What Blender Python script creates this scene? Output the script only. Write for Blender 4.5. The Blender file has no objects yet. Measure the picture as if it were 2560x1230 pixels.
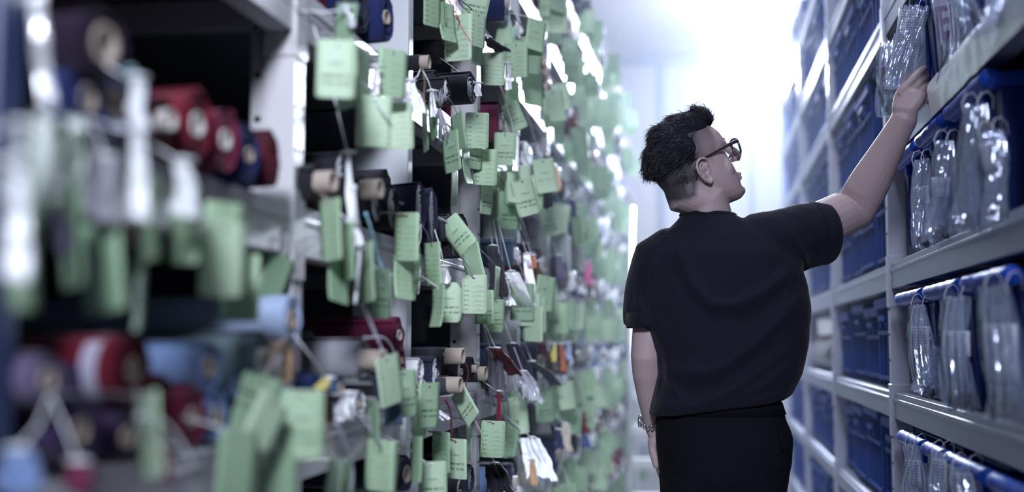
import bpy, math, random
import numpy as np
from mathutils import Vector, Matrix, noise
from mathutils.bvhtree import BVHTree

S = bpy.context.scene
COL = S.collection

# ------------------------------------------------------------------ camera
FPX, W0, H0 = 3000.0, 2560.0, 1230.0
CAMZ = 1.12
PITCH = math.atan(240 / FPX)
YAW = math.atan(495 / FPX * math.cos(PITCH))
cs, sn, ct, st = math.cos(YAW), math.sin(YAW), math.cos(PITCH), math.sin(PITCH)
CF = Vector((-sn * ct, cs * ct, st)); CR = Vector((cs, sn, 0)); CU = CR.cross(CF)
CO = Vector((0, 0, CAMZ))
cam = bpy.data.cameras.new('camera'); cam_ob = bpy.data.objects.new('camera', cam); COL.objects.link(cam_ob)
cam.sensor_fit = 'HORIZONTAL'; cam.sensor_width = 36.0; cam.lens = FPX / W0 * 36.0
cam.clip_start = 0.05; cam.clip_end = 60
cam_ob.matrix_world = Matrix(((CR.x, CU.x, -CF.x, CO.x), (CR.y, CU.y, -CF.y, CO.y), (CR.z, CU.z, -CF.z, CO.z), (0, 0, 0, 1)))
cam.dof.use_dof = True; cam.dof.focus_distance = 2.92; cam.dof.aperture_fstop = 1.35; cam.dof.aperture_blades = 0
S.camera = cam_ob

# ------------------------------------------------------------------ view, world, lights
S.view_settings.view_transform = 'Standard'; S.view_settings.look = 'None'
S.view_settings.gamma = 1.0; S.view_settings.use_curve_mapping = False
S.view_settings.exposure = 0.0
S.cycles.max_bounces = 6; S.cycles.diffuse_bounces = 3; S.cycles.glossy_bounces = 3
S.cycles.transmission_bounces = 4; S.cycles.transparent_max_bounces = 16; S.cycles.volume_bounces = 0
S.cycles.caustics_reflective = False; S.cycles.caustics_refractive = False
S.cycles.sample_clamp_indirect = 4.0; S.cycles.use_denoising = True

wd = bpy.data.worlds.new('room_light'); S.world = wd; wd.use_nodes = True
wd.node_tree.nodes['Background'].inputs[0].default_value = (0.35, 0.42, 0.75, 1)
wd.node_tree.nodes['Background'].inputs[1].default_value = 0.05

def area_light(name, loc, sx, sy, power, color=(0.80, 0.855, 1.0), rot=(0, 0, 0), spread=180):
    d = bpy.data.lights.new(name, 'AREA'); d.shape = 'RECTANGLE'; d.size = sx; d.size_y = sy
    d.energy = power; d.color = color; d.spread = math.radians(spread)
    o = bpy.data.objects.new(name, d); COL.objects.link(o); o.location = loc; o.rotation_euler = rot
    return o
# unseen fluorescent battens above the aisle; the first, behind the camera, is added fill
for yy, pw in ((-2.2, 11), (2.6, 24), (5.0, 24), (7.4, 13), (9.7, 11)):
    area_light('batten_and_fill_light', (0.0, yy, 3.75), 0.25, 1.4, pw)
def aim(o, p): o.rotation_euler = (Vector(p) - o.location).to_track_quat('-Z', 'Y').to_euler()
# unseen narrow-spread area light, added to brighten the left rack
aim(area_light('added_rack_fill_light', (0.12, -2.2, 3.0), 0.7, 0.6, 20, spread=46), (-0.75, 2.6, 1.25))
# the round flood lamp at the aisle end (its globe is built further down) faces down the aisle: a hard back light
LAMP = Vector((0.482, 10.0, 3.33))
sl = bpy.data.lights.new('flood_lamp_light', 'SPOT'); sl.energy = 3400; sl.shadow_soft_size = 0.18; sl.color = (0.76, 0.84, 1.0); sl.spot_size = math.radians(110); sl.spot_blend = 0.6
slo = bpy.data.objects.new('flood_lamp_light', sl); COL.objects.link(slo); slo.location = LAMP + Vector((0, -0.24, -0.02))
slo.rotation_euler = (Vector((0.0, 2.5, 1.2)) - slo.location).to_track_quat('-Z', 'Y').to_euler()

# ------------------------------------------------------------------ pixel geometry
def ray(px, py): return CF * FPX + CR * (px - W0 / 2) + CU * (H0 / 2 - py)
def atY(px, py, Y):
    d = ray(px, py); return CO + d * (Y / d.y)
def atX(px, py, X):
    d = ray(px, py); return CO + d * (X / d.x)
def proj(p):
    q = Vector(p) - CO; z = q.dot(CF)
    return (W0 / 2 + FPX * q.dot(CR) / z, H0 / 2 - FPX * q.dot(CU) / z)
def scale_at(p): return FPX / (Vector(p) - CO).dot(CF)       # pixels per metre there
def view_az(p):                                              # turn about z that makes -Y face the camera
    return math.atan2(-(p[0] - CO.x), p[1] - CO.y)

# ------------------------------------------------------------------ materials
MATS = {}
def sock(n, *names):
    for k in names:
        if k in n.inputs: return n.inputs[k]
def mat(name, color, rough=0.6, metal=0.0, spec=0.5, bump=None, vary=0.0, vscale=8.0, alpha=None, trans=0.0, emit=None, sheen=0.0, coat=0.0, sub=0.0, stretch=None):
    if name in MATS: return MATS[name]
    m = bpy.data.materials.new(name); m.use_nodes = True; nt = m.node_tree; b = nt.nodes['Principled BSDF']
    b.inputs['Base Color'].default_value = (*color, 1); b.inputs['Roughness'].default_value = rough
    b.inputs['Metallic'].default_value = metal; b.inputs['Specular IOR Level'].default_value = spec
    if sheen: b.inputs['Sheen Weight'].default_value = sheen
    if coat: b.inputs['Coat Weight'].default_value = coat
    if sub: b.inputs['Subsurface Weight'].default_value = sub; b.inputs['Subsurface Radius'].default_value = (0.012, 0.005, 0.003); b.inputs['Subsurface Scale'].default_value = 1.0
    if emit: b.inputs['Emission Color'].default_value = (*emit[0], 1); b.inputs['Emission Strength'].default_value = emit[1]
    if alpha is not None: b.inputs['Alpha'].default_value = alpha
    if trans: b.inputs['Transmission Weight'].default_value = trans
    tc = nt.nodes.new('ShaderNodeTexCoord')
    src = tc.outputs['Object']
    if stretch:
        mp = nt.nodes.new('ShaderNodeMapping'); mp.inputs['Scale'].default_value = stretch
        nt.links.new(src, mp.inputs[0]); src = mp.outputs[0]
    if vary:
        n = nt.nodes.new('ShaderNodeTexNoise'); n.inputs['Scale'].default_value = vscale; n.inputs['Detail'].default_value = 4
        r = nt.nodes.new('ShaderNodeMapRange'); r.inputs['To Min'].default_value = 1 - vary; r.inputs['To Max'].default_value = 1 + vary
        mx = nt.nodes.new('ShaderNodeMix'); mx.data_type = 'RGBA'; mx.blend_type = 'MULTIPLY'; mx.inputs[0].default_value = 1
        mx.inputs[6].default_value = (*color, 1)
        nt.links.new(src, n.inputs['Vector']); nt.links.new(n.outputs['Fac'], r.inputs['Value']); nt.links.new(r.outputs[0], mx.inputs[7]); nt.links.new(mx.outputs[2], b.inputs['Base Color'])
    if bump:
        n = nt.nodes.new('ShaderNodeTexNoise'); n.inputs['Scale'].default_value = bump[0]; n.inputs['Detail'].default_value = 3
        bp = nt.nodes.new('ShaderNodeBump'); bp.inputs['Strength'].default_value = bump[1]; bp.inputs['Distance'].default_value = bump[2] if len(bump) > 2 else 0.002
        nt.links.new(src, n.inputs['Vector']); nt.links.new(n.outputs['Fac'], bp.inputs['Height']); nt.links.new(bp.outputs[0], b.inputs['Normal'])
    MATS[name] = m
    return m
def film(name, color=(0.9, 0.94, 1.0), white=0.18, gloss=0.22, rough=0.12, bump=60, back=0.4):
    """clear plastic film: mostly see-through, a little milky, glossy"""
    if name in MATS: return MATS[name]
    m = bpy.data.materials.new(name); m.use_nodes = True; nt = m.node_tree; nt.nodes.clear()
    out = nt.nodes.new('ShaderNodeOutputMaterial')
    tr = nt.nodes.new('ShaderNodeBsdfTransparent'); df = nt.nodes.new('ShaderNodeBsdfDiffuse'); tl = nt.nodes.new('ShaderNodeBsdfTranslucent')
    gl = nt.nodes.new('ShaderNodeBsdfGlossy'); gl.inputs['Roughness'].default_value = rough
    tr.inputs[0].default_value = (0.93, 0.95, 1, 1)
    for s in (df, tl, gl): s.inputs[0].default_value = (*color, 1)
    a = nt.nodes.new('ShaderNodeMixShader'); b = nt.nodes.new('ShaderNodeMixShader'); c = nt.nodes.new('ShaderNodeMixShader')
    a.inputs[0].default_value = back; nt.links.new(df.outputs[0], a.inputs[1]); nt.links.new(tl.outputs[0], a.inputs[2])
    b.inputs[0].default_value = white; nt.links.new(tr.outputs[0], b.inputs[1]); nt.links.new(a.outputs[0], b.inputs[2])
    fr = nt.nodes.new('ShaderNodeLayerWeight'); fr.inputs[0].default_value = 0.35
    mr = nt.nodes.new('ShaderNodeMapRange'); mr.inputs['To Min'].default_value = gloss * 0.5; mr.inputs['To Max'].default_value = min(1, gloss * 2.6)
    nt.links.new(fr.outputs['Fresnel'], mr.inputs['Value']); nt.links.new(mr.outputs[0], c.inputs[0])
    nt.links.new(b.outputs[0], c.inputs[1]); nt.links.new(gl.outputs[0], c.inputs[2])
    n = nt.nodes.new('ShaderNodeTexNoise'); n.inputs['Scale'].default_value = bump; n.inputs['Detail'].default_value = 3
    tc = nt.nodes.new('ShaderNodeTexCoord'); bp = nt.nodes.new('ShaderNodeBump'); bp.inputs['Strength'].default_value = 0.6; bp.inputs['Distance'].default_value = 0.004
    mp = nt.nodes.new('ShaderNodeMapping'); mp.inputs['Scale'].default_value = (1.6, 1.6, 0.35); nt.links.new(tc.outputs['Object'], mp.inputs[0])
    nt.links.new(mp.outputs[0], n.inputs['Vector']); nt.links.new(n.outputs['Fac'], bp.inputs['Height']); nt.links.new(bp.outputs[0], gl.inputs['Normal'])
    nt.links.new(c.outputs[0], out.inputs[0])
    MATS[name] = m
    return m

# ------------------------------------------------------------------ mesh building
class MB:
    def __init__(s): s.v = []; s.f = []; s.m = []; s.s = []
    def add(s, vs, fs, m=0, smooth=True):
        b = len(s.v); s.v.extend([tuple(v) for v in vs]); s.f.extend([tuple(b + i for i in f) for f in fs])
        s.m.extend([m] * len(fs)); s.s.extend([smooth] * len(fs)); return b
    def box(s, c, d, m=0, rot=None):
        x, y, z = d[0] / 2, d[1] / 2, d[2] / 2
        vs = [Vector((i * x, j * y, k * z)) for i in (-1, 1) for j in (-1, 1) for k in (-1, 1)]
        if rot is not None: vs = [rot @ v for v in vs]
        vs = [v + Vector(c) for v in vs]
        s.add(vs, [(0, 1, 3, 2), (4, 6, 7, 5), (0, 4, 5, 1), (2, 3, 7, 6), (0, 2, 6, 4), (1, 5, 7, 3)], m, False)
    def loft(s, rings, m=0, caps=True, closed=True, smooth=True):
        n = len(rings[0]); vs = [p for r in rings for p in r]; fs = []
        for i in range(len(rings) - 1):
            for j in range(n if closed else n - 1):
                k = (j + 1) % n
                fs.append((i * n + j, i * n + k, (i + 1) * n + k, (i + 1) * n + j))
        if caps and closed:
            fs.append(tuple(reversed(range(n)))); fs.append(tuple((len(rings) - 1) * n + j for j in range(n)))
        s.add(vs, fs, m, smooth)
    def tube(s, pts, rad, n=8, m=0, caps=True, flat=1.0, up=None):
        pts = [Vector(p) for p in pts]; k = len(pts)
        if not hasattr(rad, '__len__'): rad = [rad] * k
        rings = []; prev = None
        for i, p in enumerate(pts):
            t = (pts[min(i + 1, k - 1)] - pts[max(i - 1, 0)]).normalized()
            if prev is None:
                a = Vector(up) if up is not None else (Vector((0, 0, 1)) if abs(t.z) < 0.9 else Vector((1, 0, 0)))
                u = (a - t * a.dot(t)).normalized()
            else:
                u = (prev - t * prev.dot(t)).normalized()
            prev = u; w = t.cross(u)
            r = rad[i]
            ru, rw = (r if hasattr(r, '__len__') else (r * flat, r))
            rings.append([p + u * (ru * math.cos(2 * math.pi * j / n)) + w * (rw * math.sin(2 * math.pi * j / n)) for j in range(n)])
        s.loft(rings, m, caps)
    def ball(s, c, r, n=12, m=0, rot=None):
        if not hasattr(r, '__len__'): r = (r, r, r)
        h = max(4, n // 2); rings = []
        for i in range(1, h):
            a = math.pi * i / h - math.pi / 2
            rings.append([Vector((r[0] * math.cos(a) * math.cos(2 * math.pi * j / n), r[1] * math.cos(a) * math.sin(2 * math.pi * j / n), r[2] * math.sin(a))) for j in range(n)])
        lo, hi = Vector((0, 0, -r[2])), Vector((0, 0, r[2]))
        vs = [p for q in rings for p in q] + [lo, hi]; L = len(rings); fs = []
        for i in range(L - 1):
            for j in range(n): fs.append((i * n + j, i * n + (j + 1) % n, (i + 1) * n + (j + 1) % n, (i + 1) * n + j))
        for j in range(n):
            fs.append((L * n, (j + 1) % n, j)); fs.append((L * n + 1, (L - 1) * n + j, (L - 1) * n + (j + 1) % n))
        if rot is not None: vs = [rot @ v for v in vs]
        s.add([v + Vector(c) for v in vs], fs, m)
    def grid(s, P, m=0, thick=0.0, smooth=True):
        """P[i][j] points; with thick a closed slab"""
        a, b = len(P), len(P[0])
        vs = [Vector(p) for r in P for p in r]
        fs = [(i * b + j, i * b + j + 1, (i + 1) * b + j + 1, (i + 1) * b + j) for i in range(a - 1) for j in range(b - 1)]
        if not thick: s.add(vs, fs, m, smooth); return
        nr = []
        for i in range(a):
            for j in range(b):
                u = vs[min(i + 1, a - 1) * b + j] - vs[max(i - 1, 0) * b + j]; w = vs[i * b + min(j + 1, b - 1)] - vs[i * b + max(j - 1, 0)]
                nn = w.cross(u); nr.append(nn.normalized() if nn.length > 1e-12 else Vector((0, 1, 0)))
        back = [v - q * thick for v, q in zip(vs, nr)]
        N = a * b; f2 = [tuple(reversed([N + i for i in f])) for f in fs]
        edge = [(0, j) for j in range(b)] + [(i, b - 1) for i in range(1, a)] + [(a - 1, j) for j in range(b - 2, -1, -1)] + [(i, 0) for i in range(a - 2, 0, -1)]
        e = [i * b + j for i, j in edge]; E = len(e)
        f3 = [(e[(q + 1) % E], e[q], N + e[q], N + e[(q + 1) % E]) for q in range(E)]
        s.add(vs + back, fs + f2 + f3, m, smooth)
    def mesh(s, name, mats):
        me = bpy.data.meshes.new(name); me.from_pydata(s.v, [], s.f)
        for q in (mats if isinstance(mats, (list, tuple)) else [mats]): me.materials.append(q)
        me.polygons.foreach_set('material_index', s.m); me.polygons.foreach_set('use_smooth', s.s); me.update()
        return me
    def build(s, name, mats, parent=None, bevel=0.0):
        return place(name, s.mesh(name, mats), parent, bevel)

def place(name, me, parent=None, bevel=0.0):
    o = bpy.data.objects.new(name, me); COL.objects.link(o)
    if parent is not None: o.parent = parent
    if bevel:
        b = o.modifiers.new('edge', 'BEVEL'); b.width = bevel; b.segments = 2; b.limit_method = 'ANGLE'; b.angle_limit = math.radians(40)
    return o
def thing(name, label, cat, loc=(0, 0, 0), rot=(0, 0, 0), group=None):
    o = bpy.data.objects.new(name, None); COL.objects.link(o); o.empty_display_size = 0.02
    o.location = loc; o.rotation_euler = rot; o['label'] = label; o['category'] = cat
    if group: o['group'] = group
    return o
def tag(o, label, cat, group=None):
    o['label'] = label; o['category'] = cat
    if group: o['group'] = group
    return o
def structure(name, mb, m, bevel=0.0):
    o = mb.build(name, m, None, bevel); o['kind'] = 'structure'; return o
def evaluated(o, name):
    dg = bpy.context.evaluated_depsgraph_get(); me = bpy.data.meshes.new_from_object(o.evaluated_get(dg), depsgraph=dg)
    me.name = name; return me
def remeshed(mb, voxel, smooth=6, factor=0.5):
    """one continuous skin over overlapping closed shapes"""
    me = mb.mesh('skin', []); o = bpy.data.objects.new('skin', me); COL.objects.link(o)
    r = o.modifiers.new('r', 'REMESH'); r.mode = 'VOXEL'; r.voxel_size = voxel; r.use_smooth_shade = True
    if smooth:
        q = o.modifiers.new('s', 'SMOOTH'); q.factor = factor; q.iterations = smooth
    out = evaluated(o, 'skin'); bpy.data.objects.remove(o); bpy.data.meshes.remove(me)
    return out
def coords(me):
    a = np.empty(len(me.vertices) * 3); me.vertices.foreach_get('co', a); return a.reshape(-1, 3)
def set_coords(me, a):
    me.vertices.foreach_set('co', a.ravel()); me.update()
def lerp(a, b, t): return a + (b - a) * t
def smooth01(t): t = min(1, max(0, t)); return t * t * (3 - 2 * t)
# ------------------------------------------------------------------ palette
M_WALL = mat('wall_paint', (0.72, 0.72, 0.74), 0.7, vary=0.04, vscale=1.5)
M_CEIL = mat('ceiling_paint', (0.78, 0.78, 0.82), 0.7)
M_FLOOR = mat('floor_concrete', (0.34, 0.34, 0.36), 0.35, vary=0.15, vscale=3, bump=(30, 0.1))
M_TRIM = mat('wall_trim', (0.42, 0.47, 0.58), 0.45)
M_LRACK = mat('lavender_grey_rack_paint', (0.49, 0.48, 0.51), 0.38, vary=0.06, vscale=14, bump=(60, 0.05))
M_LPOST = mat('pale_grey_smooth_paint', (0.53, 0.55, 0.59), 0.4, vary=0.03, vscale=5)
M_BPOST = mat('dark_blue_post', (0.035, 0.052, 0.135), 0.45, vary=0.05)
M_RRACK = mat('grey_rack_paint', (0.43, 0.45, 0.58), 0.36, vary=0.06, vscale=12, bump=(60, 0.05))
M_GALV = mat('galvanised_beam', (0.36, 0.39, 0.49), 0.42, metal=0.6, vary=0.1, vscale=6, bump=(90, 0.12), stretch=(1, 0.12, 1))
M_SHELF = mat('shelf_steel', (0.2, 0.2, 0.25), 0.5)
M_DARKP = mat('added_shade_black', (0.015, 0.016, 0.028), 0.8)
M_HOLE = mat('dark_hole', (0.008, 0.008, 0.012), 0.9)
M_BOLT = mat('steel_bolt', (0.6, 0.6, 0.63), 0.25, metal=0.9)

# ------------------------------------------------------------------ room
b = MB(); b.box((-0.2, 4.5, -0.05), (5.4, 17, 0.1)); structure('floor', b, M_FLOOR)
b = MB(); b.box((-0.2, 4.5, 4.1), (5.4, 17, 0.2)); structure('ceiling', b, M_CEIL)
b = MB(); b.box((-0.2, 12.1, 2.0), (5.4, 0.2, 4.0)); structure('wall_back', b, M_WALL)
b = MB(); b.box((-2.8, 4.5, 2.0), (0.2, 17, 4.0)); structure('wall_left', b, M_WALL)
b = MB(); b.box((2.4, 4.5, 2.0), (0.2, 17, 4.0)); structure('wall_right', b, M_WALL)
for n, (x, w) in enumerate(((-0.455, 0.075), (0.43, 0.06), (-1.35, 0.07), (1.3, 0.07))):
    b = MB(); b.box((x, 11.985, 1.95), (w, 0.03, 3.9)); b.box((x, 11.965, 1.95), (w * 0.45, 0.02, 3.9))
    structure('trim_%d' % (n + 1), b, M_TRIM, 0.004)
b = MB(); b.box((-0.2, 11.97, 3.95), (5.2, 0.06, 0.1)); structure('trim_5', b, M_TRIM, 0.004)
b = MB(); b.box((-0.2, 11.985, 0.06), (5.2, 0.03, 0.12)); structure('baseboard_back', b, M_TRIM, 0.004)

# ------------------------------------------------------------------ racks
TIER = [0.26, 0.62, 0.98, 1.34, 1.70, 2.06, 2.42, 2.78]
XL, XR = -0.65, 0.50
def upright_mesh(name, sx, m, h):
    """square tube with a perforated lip behind it; sx = +1: front faces +X"""
    a = MB(); a.box((-sx * 0.025, 0, h / 2), (0.05, 0.046, h)); a.box((-sx * 0.052, -0.004, h / 2), (0.004, 0.03, h)); a.box((-sx * 0.0655, -0.012, h / 2), (0.027, 0.004, h))
    return a.mesh(name, m)
def hole_mesh(sx, h):
    a = MB(); k = 0
    z = 0.12
    while z < h - 0.05:
        a.tube([(-sx * 0.066, -0.0135, z), (-sx * 0.066, -0.0146, z)], 0.0058, 10)
        for dy in (-0.010, 0.010): a.tube([(sx * 0.0002, dy, z + 0.02), (sx * 0.0008, dy, z + 0.02)], [0.0042, 0.0042], 8)
        z += 0.0715
    return a.mesh('perforations', M_HOLE)
def rack(name, label, sx, X0, ys, plain, tiers, mats, h, depth, beam_h):
    t = thing(name, label, 'rack', (X0, 0, 0))
    mu, mb_, mp = mats
    um = upright_mesh('upright', sx, mu, h); hm = hole_mesh(sx, h)
    clip = MB(); clip.box((-sx * 0.0255, 0, -0.05), (0.057, 0.054, 0.145)); cm = clip.mesh('beam_connector', mu)
    bo_ = MB(); bo_.tube([(-sx * 0.066, -0.012, 0), (-sx * 0.066, -0.019, 0)], 0.006, 6); bo_ = bo_.mesh('bolt', M_BOLT)
    br = MB(); br.box((0, 0, 0), (depth - 0.05, 0.03, 0.05)); br = br.mesh('side_brace', mu)
    for y in ys:
        u = place('upright', um, t, 0.003); u.location = (0, y, 0)
        p = place('perforations', hm, u); p['kind'] = 'stuff'
        for z in tiers:
            if z > h - .05: continue
            c = place('beam_connector', cm, u, 0.002); c.location = (0, 0, z)
            for dz in (0.005, -0.075): q = place('bolt', bo_, u); q.location = (0, 0, z + dz)
            q = place('side_brace', br, t, 0.002); q.location = (-sx * depth / 2, y, z - 0.045)
        r = place('upright', um, t); r.location = (-sx * depth, y, 0); r.rotation_euler = (0, 0, math.pi)
    if plain:
        pm = MB(); pm.box((-sx * 0.055, 0, h / 2), (0.125, 0.045, h)); pm = pm.mesh('plain_post', mp)
        for y in plain:
            o = place('plain_post', pm, t, 0.006); o.location = (0, y, 0); o['label'] = 'smooth pale grey post without holes'
            if y < 1.5: o.data = pm.copy(); o.data.materials[0] = M_BPOST; o['label'] = 'dark blue smooth post'  # the first post takes a darker, bluer base colour
    cuts = sorted(list(ys) + list(plain or []))
    for y0, y1 in zip(cuts, cuts[1:]):
        L = y1 - y0 - 0.048
        fm = MB()
        # C-shaped beam: face, rolled top lip and lower return
        fm.box((-sx * 0.004, 0, -beam_h / 2), (0.008, L, beam_h)); fm.box((-sx * 0.022, 0, -0.003), (0.04, L, 0.006)); fm.box((-sx * 0.022, 0, -beam_h + 0.003), (0.04, L, 0.006))
        fm.box((sx * 0.001, 0, -beam_h * 0.28), (0.003, L, beam_h * 0.12))
        bm_ = fm.mesh('shelf_beam', mb_)
        sm = MB(); sm.box((-sx * (0.045 + (depth - 0.05) / 2), 0, -0.012), (depth - 0.05, L + 0.04, 0.012)); sm = sm.mesh('shelf_panel', M_SHELF)
        for z in tiers:
            o = place('shelf_beam', bm_, t, 0.0025); o.location = (-sx * 0.004, (y0 + y1) / 2, z)
            o = place('shelf_panel', sm, t); o.location = (0, (y0 + y1) / 2, z)
    bk = MB(); bk.box((-sx * (depth + 0.06), (cuts[0] + cuts[-1]) / 2, h / 2), (0.01, cuts[-1] - cuts[0], h)); bk.build('added_shade_panel', M_DARKP, t)  # unseen near-black panel added to keep the rack's inside in shade
    return t
LP = [1.836 + 1.524 * k for k in range(-1, 7)]
PP = [1.02 + 1.515 * k for k in range(0, 7)]
rack('storage_rack', 'long grey steel rack crammed with fabric rolls and green tags', 1, XL, LP, PP, TIER, (M_LRACK, M_LRACK, M_LPOST), 2.86, 0.60, 0.082)
RP = [3.52 + 1.6 * k for k in range(-1, 4)]
rack('storage_rack', 'grey steel rack holding blue bins, shiny galvanised beams', -1, XR, RP, None, TIER, (M_RRACK, M_GALV, M_RRACK), 2.95, 0.55, 0.072)

# ------------------------------------------------------------------ round lamp at the aisle end
M_GLOW = mat('lamp_glow', (1, 1, 1), 0.5, emit=((0.88, 0.93, 1.0), 40))
M_LAMPB = mat('lamp_housing', (0.5, 0.5, 0.55), 0.4, metal=0.5)
t = thing('round_lamp', 'blazing white round lamp hung from the ceiling at the aisle end', 'lamp', LAMP)
a = MB(); a.ball((0, 0, 0), (0.185, 0.185, 0.185), 24); a.build('globe', M_GLOW, t)
a = MB(); a.tube([(0, 0, 0.17), (0, 0, 0.24)], [0.1, 0.06], 16); a.tube([(0, 0, 0.24), (0, 0, 0.655)], 0.012, 10); a.tube([(0, 0, 0.63), (0, 0, 0.669)], [0.05, 0.06], 16); a.build('hanging_rod', M_LAMPB, t)

# ------------------------------------------------------------------ step ladder standing at the far end of the aisle
M_LADDER = mat('ladder_aluminium', (0.66, 0.67, 0.7), 0.35, metal=0.4)
t = thing('step_ladder', 'pale aluminium warehouse step ladder standing in the aisle behind the man', 'ladder', (-0.27, 7.6, 0))
for k in range(7):
    a = MB(); y = 0.34 * (k / 6); z = 0.2 + 0.2 * k
    a.box((0, -0.30 + y * 1.6, z), (0.42, 0.13, 0.025)); a.box((0, -0.30 + y * 1.6 - 0.06, z - 0.015), (0.42, 0.012, 0.05)); a.build('tread', M_LADDER, t, 0.003)
for sx in (-1, 1):
    a = MB(); a.tube([(sx * 0.22, -0.42, 0.0), (sx * 0.22, 0.28, 1.55)], 0.02, 8); a.build('stringer', M_LADDER, t)
    a = MB(); a.tube([(sx * 0.22, 0.45, 0.0), (sx * 0.22, 0.28, 1.5)], 0.016, 8); a.build('rear_leg', M_LADDER, t)
    a = MB(); a.tube([(sx * 0.22, -0.25, 0.3), (sx * 0.22, -0.2, 1.1), (sx * 0.22, 0.28, 2.0), (sx * 0.22, 0.3, 1.5)], 0.012, 8); a.build('handrail', M_LADDER, t)
# ------------------------------------------------------------------ hang tags
TAGM = [mat('tag_card_green', (0.325, 0.465, 0.305), 0.55, vary=0.05, vscale=25), mat('tag_card_light_green', (0.405, 0.54, 0.38), 0.55, vary=0.05, vscale=25),
        mat('tag_card_worn_shaded_green', (0.24, 0.365, 0.24), 0.6, vary=0.08, vscale=25)]  # darkest green also stands in for shade on tags hanging in shadow
M_INK = mat('tag_ink', (0.03, 0.06, 0.045), 0.7); M_PALEINK = mat('tag_outline_print', (0.55, 0.66, 0.72), 0.6); M_PEN = mat('pen_ink', (0.05, 0.10, 0.09), 0.6)
M_EYE = mat('eyelet_metal', (0.7, 0.72, 0.72), 0.25, metal=0.8)
STR = {k: mat('string_' + k, c, 0.7, bump=(300, 0.4)) for k, c in dict(grey=(0.33, 0.34, 0.4), black=(0.02, 0.02, 0.03), burgundy=(0.16, 0.02, 0.05), blue=(0.25, 0.5, 0.62), white=(0.7, 0.72, 0.76), brown=(0.24, 0.17, 0.12), pink=(0.6, 0.12, 0.25)).items()}
TW, TT, TB = 0.035, 0.009, -0.097
def curl(v, x, z):
    if v == 0: return 0.5 * z * z
    if v == 1: return -2.2 * max(0, -z - 0.03) ** 2
    if v == 2: return 0.9 * x * z + 0.3 * z * z
    return 6.0 * x * x - 1.2 * max(0, -z - 0.05) ** 2
def card_geo(v, cut=False):
    r = 0.0055; rows = []
    zs = [(TT - r + r * math.cos(a), r * (1 - math.sin(a))) for a in (0.02, 0.5, 1.0, math.pi / 2)]
    zs += [(lerp(TT - r, TB + r, k / 7), 0) for k in range(1, 8)]
    zs += [(TB + r - r * math.sin(a), r * (1 - math.cos(a))) for a in (0.5, 1.0, 1.55)]
    for z, ins in zs:
        row = []
        for j in range(7):
            u = -1 + j / 3
            lo = TW - ins
            if cut and u > 0:                      # worn, snipped corners
                lo = min(lo, TW - max(0, 0.014 - (TT - z)) * 0.9, TW - max(0, 0.009 - (z - TB)))
            x = u * lo
            row.append((x, curl(v, x, z), z))
        rows.append(row)
    m = MB(); m.grid(rows, 0, 0.0007); return m
CARD = [card_geo(v) for v in range(4)] + [card_geo(0, True)]
CARDME = {}
def card_mesh(v, k):
    if (v, k) not in CARDME: CARDME[v, k] = CARD[v].mesh('card', TAGM[k])
    return CARDME[v, k]
a = MB()
for i in range(1):
    pts = [(0.0032 * math.cos(q), -0.0008, 0.0032 * math.sin(q)) for q in [2 * math.pi * j / 12 for j in range(13)]]
    a.tube(pts, 0.0009, 5)
a.tube([(0, -0.0006, 0), (0, -0.0009, 0)], 0.0024, 10, 1)
EYE = a.mesh('eyelet', [M_EYE, M_HOLE])

TXT = {}
def text_tris(s, size, bold=0.0):
    k = (s, size, bold)
    if k in TXT: return TXT[k]
    cu = bpy.data.curves.new('writing', 'FONT'); cu.body = s; cu.size = size; cu.align_x = 'CENTER'; cu.resolution_u = 2; cu.offset = bold
    o = bpy.data.objects.new('writing', cu); COL.objects.link(o); me = evaluated(o, 'writing')
    vs = [tuple(v.co[:2]) for v in me.vertices]; fs = [tuple(p.vertices) for p in me.polygons]
    bpy.data.objects.remove(o); bpy.data.curves.remove(cu); bpy.data.meshes.remove(me)
    TXT[k] = (vs, fs); return TXT[k]
def write(m, s, size, cx, z, v, mi, bold=0.0, left=False):
    vs, fs = text_tris(s, size, bold)
    if not vs: return
    dx = -min(p[0] for p in vs) if left else 0
    m.add([(x + dx + cx, curl(v, x + dx + cx, y + z) - 0.0008, y + z) for x, y in vs], fs, mi, False)
def line(m, pts, w, v, mi):
    for (x0, z0), (x1, z1) in zip(pts, pts[1:]):
        dx, dz = x1 - x0, z1 - z0; L = math.hypot(dx, dz) or 1; nx, nz = -dz / L * w / 2, dx / L * w / 2
        q = [(x0 + nx, z0 + nz), (x0 - nx, z0 - nz), (x1 - nx, z1 - nz), (x1 + nx, z1 + nz)]
        m.add([(x, curl(v, x, z) - 0.0008, z) for x, z in q], [(0, 1, 2, 3)], mi, False)
PRINT = {}
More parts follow.
